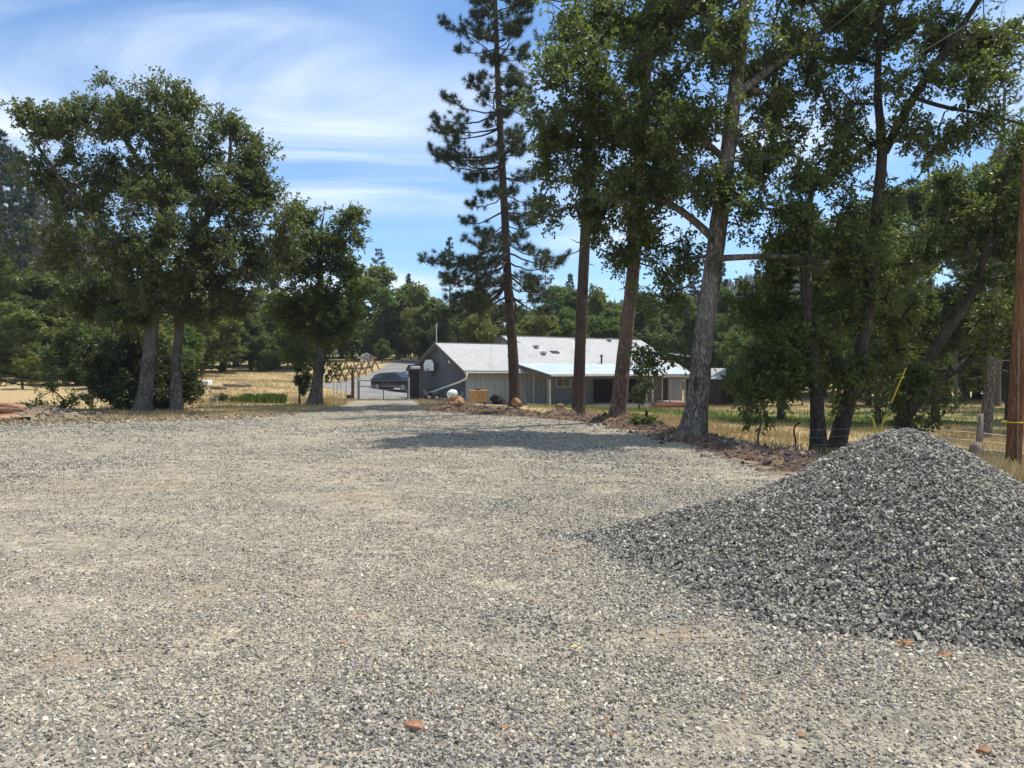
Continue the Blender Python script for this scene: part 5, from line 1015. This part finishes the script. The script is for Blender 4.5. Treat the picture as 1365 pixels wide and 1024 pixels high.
# ------------------------------------------------------------------ right hand fence line, pole and wires
def right_side():
    bark = barkmat('orange pole timber', (.045, .02, .011), (.16, .075, .035), (.32, .18, .09), (14, 14, .9), None, .012)
    x, d = P(1350, 0, 13.4)[0], 13.4; z = Z1(x, d); up = empty('utility_pole', (x, d, z), 'orange brown timber utility pole at the right edge of the picture', 'pole')
    V, F, _, _ = trunk_tube([(0, 0, -.4), (.13, 0, 3), (.50, 0, 11)], [.128, .118, .09], 20, .15, 0, 3, .012); obj('shaft', mesh('pole_shaft', V, [F], None, True), bark, up)
    m = MB(); m.tube([(.16 * math.cos(a), .16 * math.sin(a), 1.02) for a in np.linspace(0, 6.283, 17)], .012, 5, False); m.build('band', M['yellow'], up)
    m = MB(); m.box((.48, 0, 10.2), (2.4, .1, .12)); m.build('crossarm', M['wood'], up); m = MB(); m.tube([(.0, -.15, .05), (.0, -.15, 2.6)], .012, 5); m.build('ground_wire', M['wood'], up)
    # guy wire with yellow guards
    a = Vector([float(v) for v in P(1172, 577, 16)]); b = Vector([float(v) for v in P(1209, 487, 15.2)]); t = (b - a); g = empty('guy_wire', (a.x, a.y, Z1(a.x, a.y)), 'slanting guy wire with a yellow plastic guard behind the gravel heap', 'guy wire'); o = g.location
    top = Vector((x + .08, d, z + 9.6)); q1 = a - Vector(o); aa = q1 - t.normalized() * .6; m = MB(); m.tube([aa, q1 + t * 1.0], .010, 5); bb = q1 + t; m.tube([bb, top - Vector(o)], .004, 5); m.build('cable', M['trim'], g)
    m = MB(); m.tube([q1 + t * .46, q1 + t * .96], .014, 8); m.tube([q1 + t * .02, q1 + t * .28], .017, 8); m.build('guard', M['yellow'], g)
    m = MB(); m.tube([q1 + Vector((.06, .0, -.35)), q1 + Vector((-.10, .05, .28))], .022, 8); m.build('guard', M['yellow'], g)
    # power lines overhead
    for i, (zz, x2, py2) in enumerate(((10.3, 60, 0), (9.9, 60, 0), (8.6, 60, 0))):
        A = Vector((x + (.9 if i == 0 else -.9 if i == 1 else 0), d, z + zz)); B = Vector((-6 + i, 95, 14 - i * .8)); 
        pts = [A.lerp(B, t) + Vector((0, 0, -2.2 * 4 * t * (1 - t) * .5)) for t in np.linspace(0, 1, 24)]; m = MB(); m.tube([p_ - A for p_ in pts], .007, 4); tag(m.build('power_line', M['steel'], None, A), ('upper overhead wire running from the utility pole', 'middle overhead wire running from the utility pole', 'lowest overhead wire running from the utility pole')[i], 'wire')
    # fence posts
    T = []
    def post(px, py, d, pts, r, mat, nm, lab, cat='post', k=9):
        x = P(px, 0, d)[0]; z = Z1(x, d); m = MB(); m.tube(pts, r, k); o = m.build(nm, mat, None, (x, d, z), smooth=True); tag(o, lab, cat); return Vector((x, d, z))
    f0 = post(1010, 597, 17.6, [(0, 0, -.2), (.02, 0, .25), (.10, 0, .62)], .022, M['trim'], 'fence_stake', 'dark metal fence stake right of the big oak', 'stake', 6)
    post(1060, 605, 17.0, [(.0, 0, -.1), (.02, 0, .25), (-.03, 0, .5), (.03, 0, .62), (.12, 0, .66)], .02, M['black'], 'bent_rod', 'bent black rod standing in the grass near the small dark oak', 'rod', 6)
    post(1296, 612, 15.8, [(0, 0, -.2), (.07, 0, .35), (.10, 0, .55)], [.13, .12, .11], M['wood'], 'fence_post', 'thick short leaning weathered fence post', 'post')
    post(1306, 612, 16.1, [(0, 0, -.2), (.01, 0, .7), (.03, 0, 1.15)], [.07, .065, .05], M['wood'], 'fence_post', 'thin grey fence post behind the thick leaning one', 'post')
    pts = [P(940, 560, 18.5), P(1012, 572, 17.6), P(1085, 572, 17.2), P(1190, 570, 16.8), P(1304, 575, 16.1), P(1420, 590, 15.5)]
    for k in range(3):
        m = MB(); m.tube([Vector([float(c) for c in p_]) - Vector([float(c) for c in pts[0]]) + Vector((0, 0, -k * .17 + (.02 if i % 2 else -.03))) for i, p_ in enumerate(pts)], .0025, 4); tag(m.build('fence_wire', M['steel'], None, [float(c) for c in pts[0]]), ('top strand of the wire fence behind the heap', 'middle strand of the wire fence behind the heap', 'lowest strand of the wire fence behind the heap')[k], 'wire')
right_side()

# ------------------------------------------------------------------ grass, weeds, iris bed
def blades(name, label, cat, xy, hgt, wd, mat, seed, lean=.35, kind='stuff', parent=None, zf=None):
    rg = np.random.default_rng(seed); x, y = xy; n = len(x); z = (zf or Z)(x, y); h = hgt * rg.uniform(.5, 1.3, n); a = rg.uniform(0, 6.28, n); l = rg.uniform(0, lean, n) * h; dx = np.cos(a) * l; dy = np.sin(a) * l; b = rg.uniform(0, 6.28, n); sx = np.cos(b) * wd / 2; sy = np.sin(b) * wd / 2 * .6
    V = np.stack([np.stack([x - sx, y - sy, z - .02], 1), np.stack([x + sx, y + sy, z - .02], 1), np.stack([x + sx * .6 + dx * .4, y + sy * .6 + dy * .4, z + h * .6], 1), np.stack([x + dx, y + dy, z + h], 1)], 1).reshape(-1, 3)
    F = (np.arange(n) * 4)[:, None] + np.arange(4)[None]; o = obj(name, mesh(name, V, [F], {'rnd': ('FACE', rg.random(n))}), mat, parent); tag(o, label, cat, None, kind); return o
def scatter(n, y0, y1, a0, a1, rg, dens=None):
    y = np.sqrt(rg.uniform(y0 * y0, y1 * y1, n)); x = rg.uniform(a0, a1, n) * y; k = (pad_sdf(x, y) > .15) & (drive_sdf(x, y) > .2)
    if dens is not None: k &= rg.random(n) < dens(x, y)
    return x[k], y[k]
def grasses():
    rg = np.random.default_rng(81); dn = lambda x, y: np.clip(.55 + fbm(x * .5, y * .5, seed=51), .05, 1)
    x, y = scatter(120000, 11, 32, .10, 1.15, rg, dn); k = bank_h(x, y) < -.2; x, y = x[k], y[k]; gr = green_f(x, y) + .5 * fbm(x * .4, y * .4, seed=52) > .42
    blades('dry_grass', 'dry straw coloured grass over the field right of the pad', 'grass', (x[~gr], y[~gr]), .17, .014, M['grass'], 1); 
    x2, y2 = scatter(75000, 32, 62, .02, .95, rg, dn); g2 = green_f(x2, y2) + .5 * fbm(x2 * .4, y2 * .4, seed=52) > .35
    blades('green_grass', 'green grass patches in the shade of the right field', 'grass', (np.concatenate([x[gr], x2[g2]]), np.concatenate([y[gr], y2[g2]])), .17, .022, M['grass_green'], 2)
    x3, y3 = scatter(70000, 30, 75, -.55, -.05, rg, dn); X = np.concatenate([x2[~g2], x3]); Y = np.concatenate([y2[~g2], y3]); blades('straw_grass', 'far dry grass over the fields behind the trees', 'grass', (X, Y), .16, .03, M['grass'], 3)
    x4, y4 = scatter(26000, 26, 45, -.50, -.20, rg, dn); blades('verge_grass', 'yellow dry grass strip under the left oaks', 'grass', (x4, y4), .10, .02, M['grass'], 4)
    y = rg.uniform(10, 14.5, 6000); x = y * rg.uniform(.52, .75, 6000); k = pad_sdf(x, y) > .3; blades('tall_straw', 'taller pale straw around the foot of the utility pole', 'grass', (x[k], y[k]), .34, .012, M['grass'], 5, .5)
    # sword leaved row
    t = rg.random(2600); px = 308 + 72 * t; d = 38.5 + rg.normal(0, .4, 2600); x = (px - 682.5) / FPX * d; blades('iris_row', 'row of bright green sword shaped leaves beside the dry strip', 'plants', (x, d), .34 * (1 + .55 * vnoise(x * 3, x * 0, seed=77)), .06, M['leaf_bright'], 6, .55)
    # fine roots and dead weeds on the bank
    y = rg.uniform(12, 31, 16000); x = rg.uniform(-.1, .5, 16000) * y; k = (bank_h(x, y) > .02) & (rg.random(16000) < .35); x, y = x[k], y[k]; blades('bank_litter', 'dead roots and straw on the soil bank', 'litter', (x, y), .10, .012, M['twig'], 7, 2.5, zf=lambda a, b: Z(a, b) + bank_h(a, b))
    # clods
    rg = np.random.default_rng(9); y = rg.uniform(11.5, 32, 26000); x = rg.uniform(-.12, .52, 26000) * y; k = (bank_h(x, y) > -.12); x, y = x[k], y[k]; n = len(x); s = .020 * np.exp(rg.normal(0, .6, n)); s = np.clip(s, .008, .10)
    V, F = stones(np.stack([x, y, Z(x, y) + bank_h(x, y) + s * .1], 1), s, ico(), rg, .35); c = np.array([(.085, .058, .042), (.14, .095, .068), (.20, .145, .10), (.06, .042, .032), (.34, .29, .22)])[rg.choice(5, n, p=(.3, .3, .2, .15, .05))]
    tag(obj('soil_clods', mesh('soil_clods', V, [F], {'col': ('FACE', np.repeat(c, 20, 0))}), M['stone']), 'crumbly brown clods heaped along the soil bank', 'soil', kind='stuff')
grasses()
# ------------------------------------------------------------------ odd stones on the gravel
def odd_stones():
    L = [(551, 977, .062, 'orange brown stone lying alone at the bottom of the gravel', 1), (740, 738, .042, 'small rusty stone just left of the heap', 1), (1212, 868, .06, 'longest flat orange stone at the foot of the heap', 1), (1263, 882, .045, 'square orange stone right of the flat one by the heap', 1),
         (672, 979, .026, 'small dull orange chip right of the lone orange stone', 1), (708, 805, .026, 'small rust chip in the middle of the near gravel', 1), (1070, 992, .03, 'reddish chip near the bottom right', 1), (1318, 1012, .042, 'reddish brown chip in the bottom right corner', 1), (1103, 882, .022, 'brown chip below the heap', 1),
         (725, 876, .028, 'white pebble left of the yellow leaf', 0), (795, 888, .026, 'pale pebble right of the yellow leaf', 0), (23, 739, .035, 'whitish flat stone at the left edge of the gravel', 0), (407, 738, .026, 'pale yellow pebble left of centre', 0), (960, 916, .035, 'pale flat sliver on the gravel at lower right', 0)]
    for i, (px, py, s, lab, red) in enumerate(L):
        x, d = zt(px, py); boulder('loose_stone', lab, 'stone', x, d, .014 + float(rough_pad(np.array([x]), np.array([d]))[0]) + s * .22 + max(0, float(pile_h(np.array([x]), np.array([d]))[0])), (s * 1.5, s * 1.05, s * .8), 30 + i, M['rock'] if red else M['rock_pale'], 4, .45)
    for i, (px, py) in enumerate(((761, 878), (768, 883))):
        x, d = zt(px, py); V, F = leaves(np.array([[x, d, .055]]), np.array([[.8, .5, .1 + i * .3]]), np.array([.045]), np.random.default_rng(i), LEAF6, 2.); tag(obj('fallen_leaf', mesh('fallen_leaf', V, [F], {'rnd': ('FACE', [.7])}), plain('yellow leaf', (.62, .50, .10), .6)), ('yellow fallen leaf, the upper of two on the gravel', 'yellow fallen leaf, the lower of two on the gravel')[i], 'leaf')
odd_stones()
def verge_stones():
    rg = np.random.default_rng(19); n = 26000; y = rg.uniform(20, 29, n); x = rg.uniform(-.78, -.22, n) * y; sd_ = pad_sdf(x, y); k = (sd_ > -.4) & (rg.random(n) < np.exp(-np.maximum(sd_, 0) / 1.5)) & (y < 27.5); x, y = x[k], y[k]; n = len(x)
    zz = Z(x, y) + .30 * np.exp(-((y - 25.6 - .4 * np.sin(x * .5)) / 1.1) ** 2) * np.clip((-12.5 - x) / 3, 0, 1) * (1 + .8 * fbm(x * .8, y * .8, seed=44)) + .01; s = .026 * np.exp(rg.normal(0, .5, n)); s = np.clip(s, .01, .10)
    V, F = stones(np.stack([x, y, zz], 1), s, ico(), rg, .35); c = palette(x * 0, rg) * rg.uniform(.6, 1, (n, 1)) * [1, .93, .82]
    tag(obj('verge_stones', mesh('verge_stones', V, [F], {'col': ('FACE', np.repeat(c, 20, 0))}), M['stone']), 'scattered brownish stones on the left verge of the pad', 'gravel', kind='stuff')
    x, y = scatter(24000, 20, 30, -.75, -.28, rg, lambda x, y: np.clip(.35 + fbm(x * .8, y * .8, seed=53), 0, 1)); x, y = x[pad_sdf(x, y) > .5], y[pad_sdf(x, y) > .5]; blades('verge_weeds', 'thin dead grass over the brown verge at the left', 'grass', (x, y), .13, .02, M['grass'], 8, .8)
verge_stones()
# ------------------------------------------------------------------ distant wooded hills
def hills():
    hm = NT('wooded hillside'); n = hm.noise(hm.co(), .02, 6, .7); hm.done(hm.ramp(n, [(.3, (.035, .05, .03)), (.6, (.07, .085, .05)), (.8, (.14, .12, .08))]), 1, None, .05)
    def hz(x, y):
        r = np.hypot(x, y); a = np.arctan2(x, y); crest = .62 * (62 + 34 * np.exp(-((a - .27) / .10) ** 2) + 46 * np.exp(-((a - .42) / .16) ** 2) + 80 * np.exp(-((a + .75) / .25) ** 2) - 42 * np.exp(-((a + .17) / .14) ** 2) + 14 * np.sin(a * 19) + 10 * fbm(a * 14, r * .01, seed=61))
        return crest * np.clip((r - 330) / 330, 0, 1) ** .8 - 4 * (r < 345)
    h = polar_mesh('hills', 330, 1500, 60, 240, hz, hm.m, a0=-1.5, a1=1.5); tag(h, kind='structure')
    rg = np.random.default_rng(91); n = 9000; a = rg.uniform(-.95, .9, n); r = rg.uniform(420, 760, n); x = r * np.sin(a); y = r * np.cos(a); z = hz(x, y); H = rg.uniform(7, 17, n); Rr = H * rg.uniform(.17, .30, n); k = 7; V = []; F = []
    # each tree: three ragged skirts
    ang = np.arange(k) * 2 * math.pi / k; off = 0
    for lv in range(3):
        zb = z + H * (.08 + .27 * lv); zt_ = z + H * (.50 + .25 * lv); rr = Rr * (1 - .27 * lv); ring = np.stack([x[:, None] + rr[:, None] * np.cos(ang + lv) * rg.uniform(.6, 1.2, (n, k)), y[:, None] + rr[:, None] * np.sin(ang + lv) * rg.uniform(.6, 1.2, (n, k)), zb[:, None] + rg.uniform(-.8, .8, (n, k))], -1)
        top = np.stack([x, y, zt_], 1)[:, None]; W = np.concatenate([ring, top], 1).reshape(-1, 3); j = np.arange(k); f = np.stack([j, (j + 1) % k, np.full(k, k)], 1); F.append((f[None] + (np.arange(n) * (k + 1))[:, None, None]).reshape(-1, 3) + off); V.append(W); off += len(W)
    FF = np.concatenate(F); o = obj('far_forest', mesh('far_forest', np.concatenate(V), [FF], {'rnd': ('FACE', np.random.default_rng(2).random(len(FF)))}), M['needle_far']); tag(o, 'distant conifer forest covering the hazy hills', 'forest', None, 'stuff')
hills()
# ------------------------------------------------------------------ summer air
def haze():
    m = bpy.data.materials.new('summer air'); m.use_nodes = True; nt = m.node_tree; nt.nodes.clear(); o = nt.nodes.new('ShaderNodeOutputMaterial'); v = nt.nodes.new('ShaderNodeVolumePrincipled')
    v.inputs['Color'].default_value = (.80, .88, 1, 1); v.inputs['Density'].default_value = .0003; v.inputs['Anisotropy'].default_value = .2; nt.links.new(v.outputs[0], o.inputs['Volume'])
    b = MB(); b.box((0, 0, 0), (4500, 4500, 150)); h = b.build('haze', m, None, (0, 0, 65)); tag(h, 'thin blue summer haze over the far hills', 'haze', None, 'stuff')
haze()
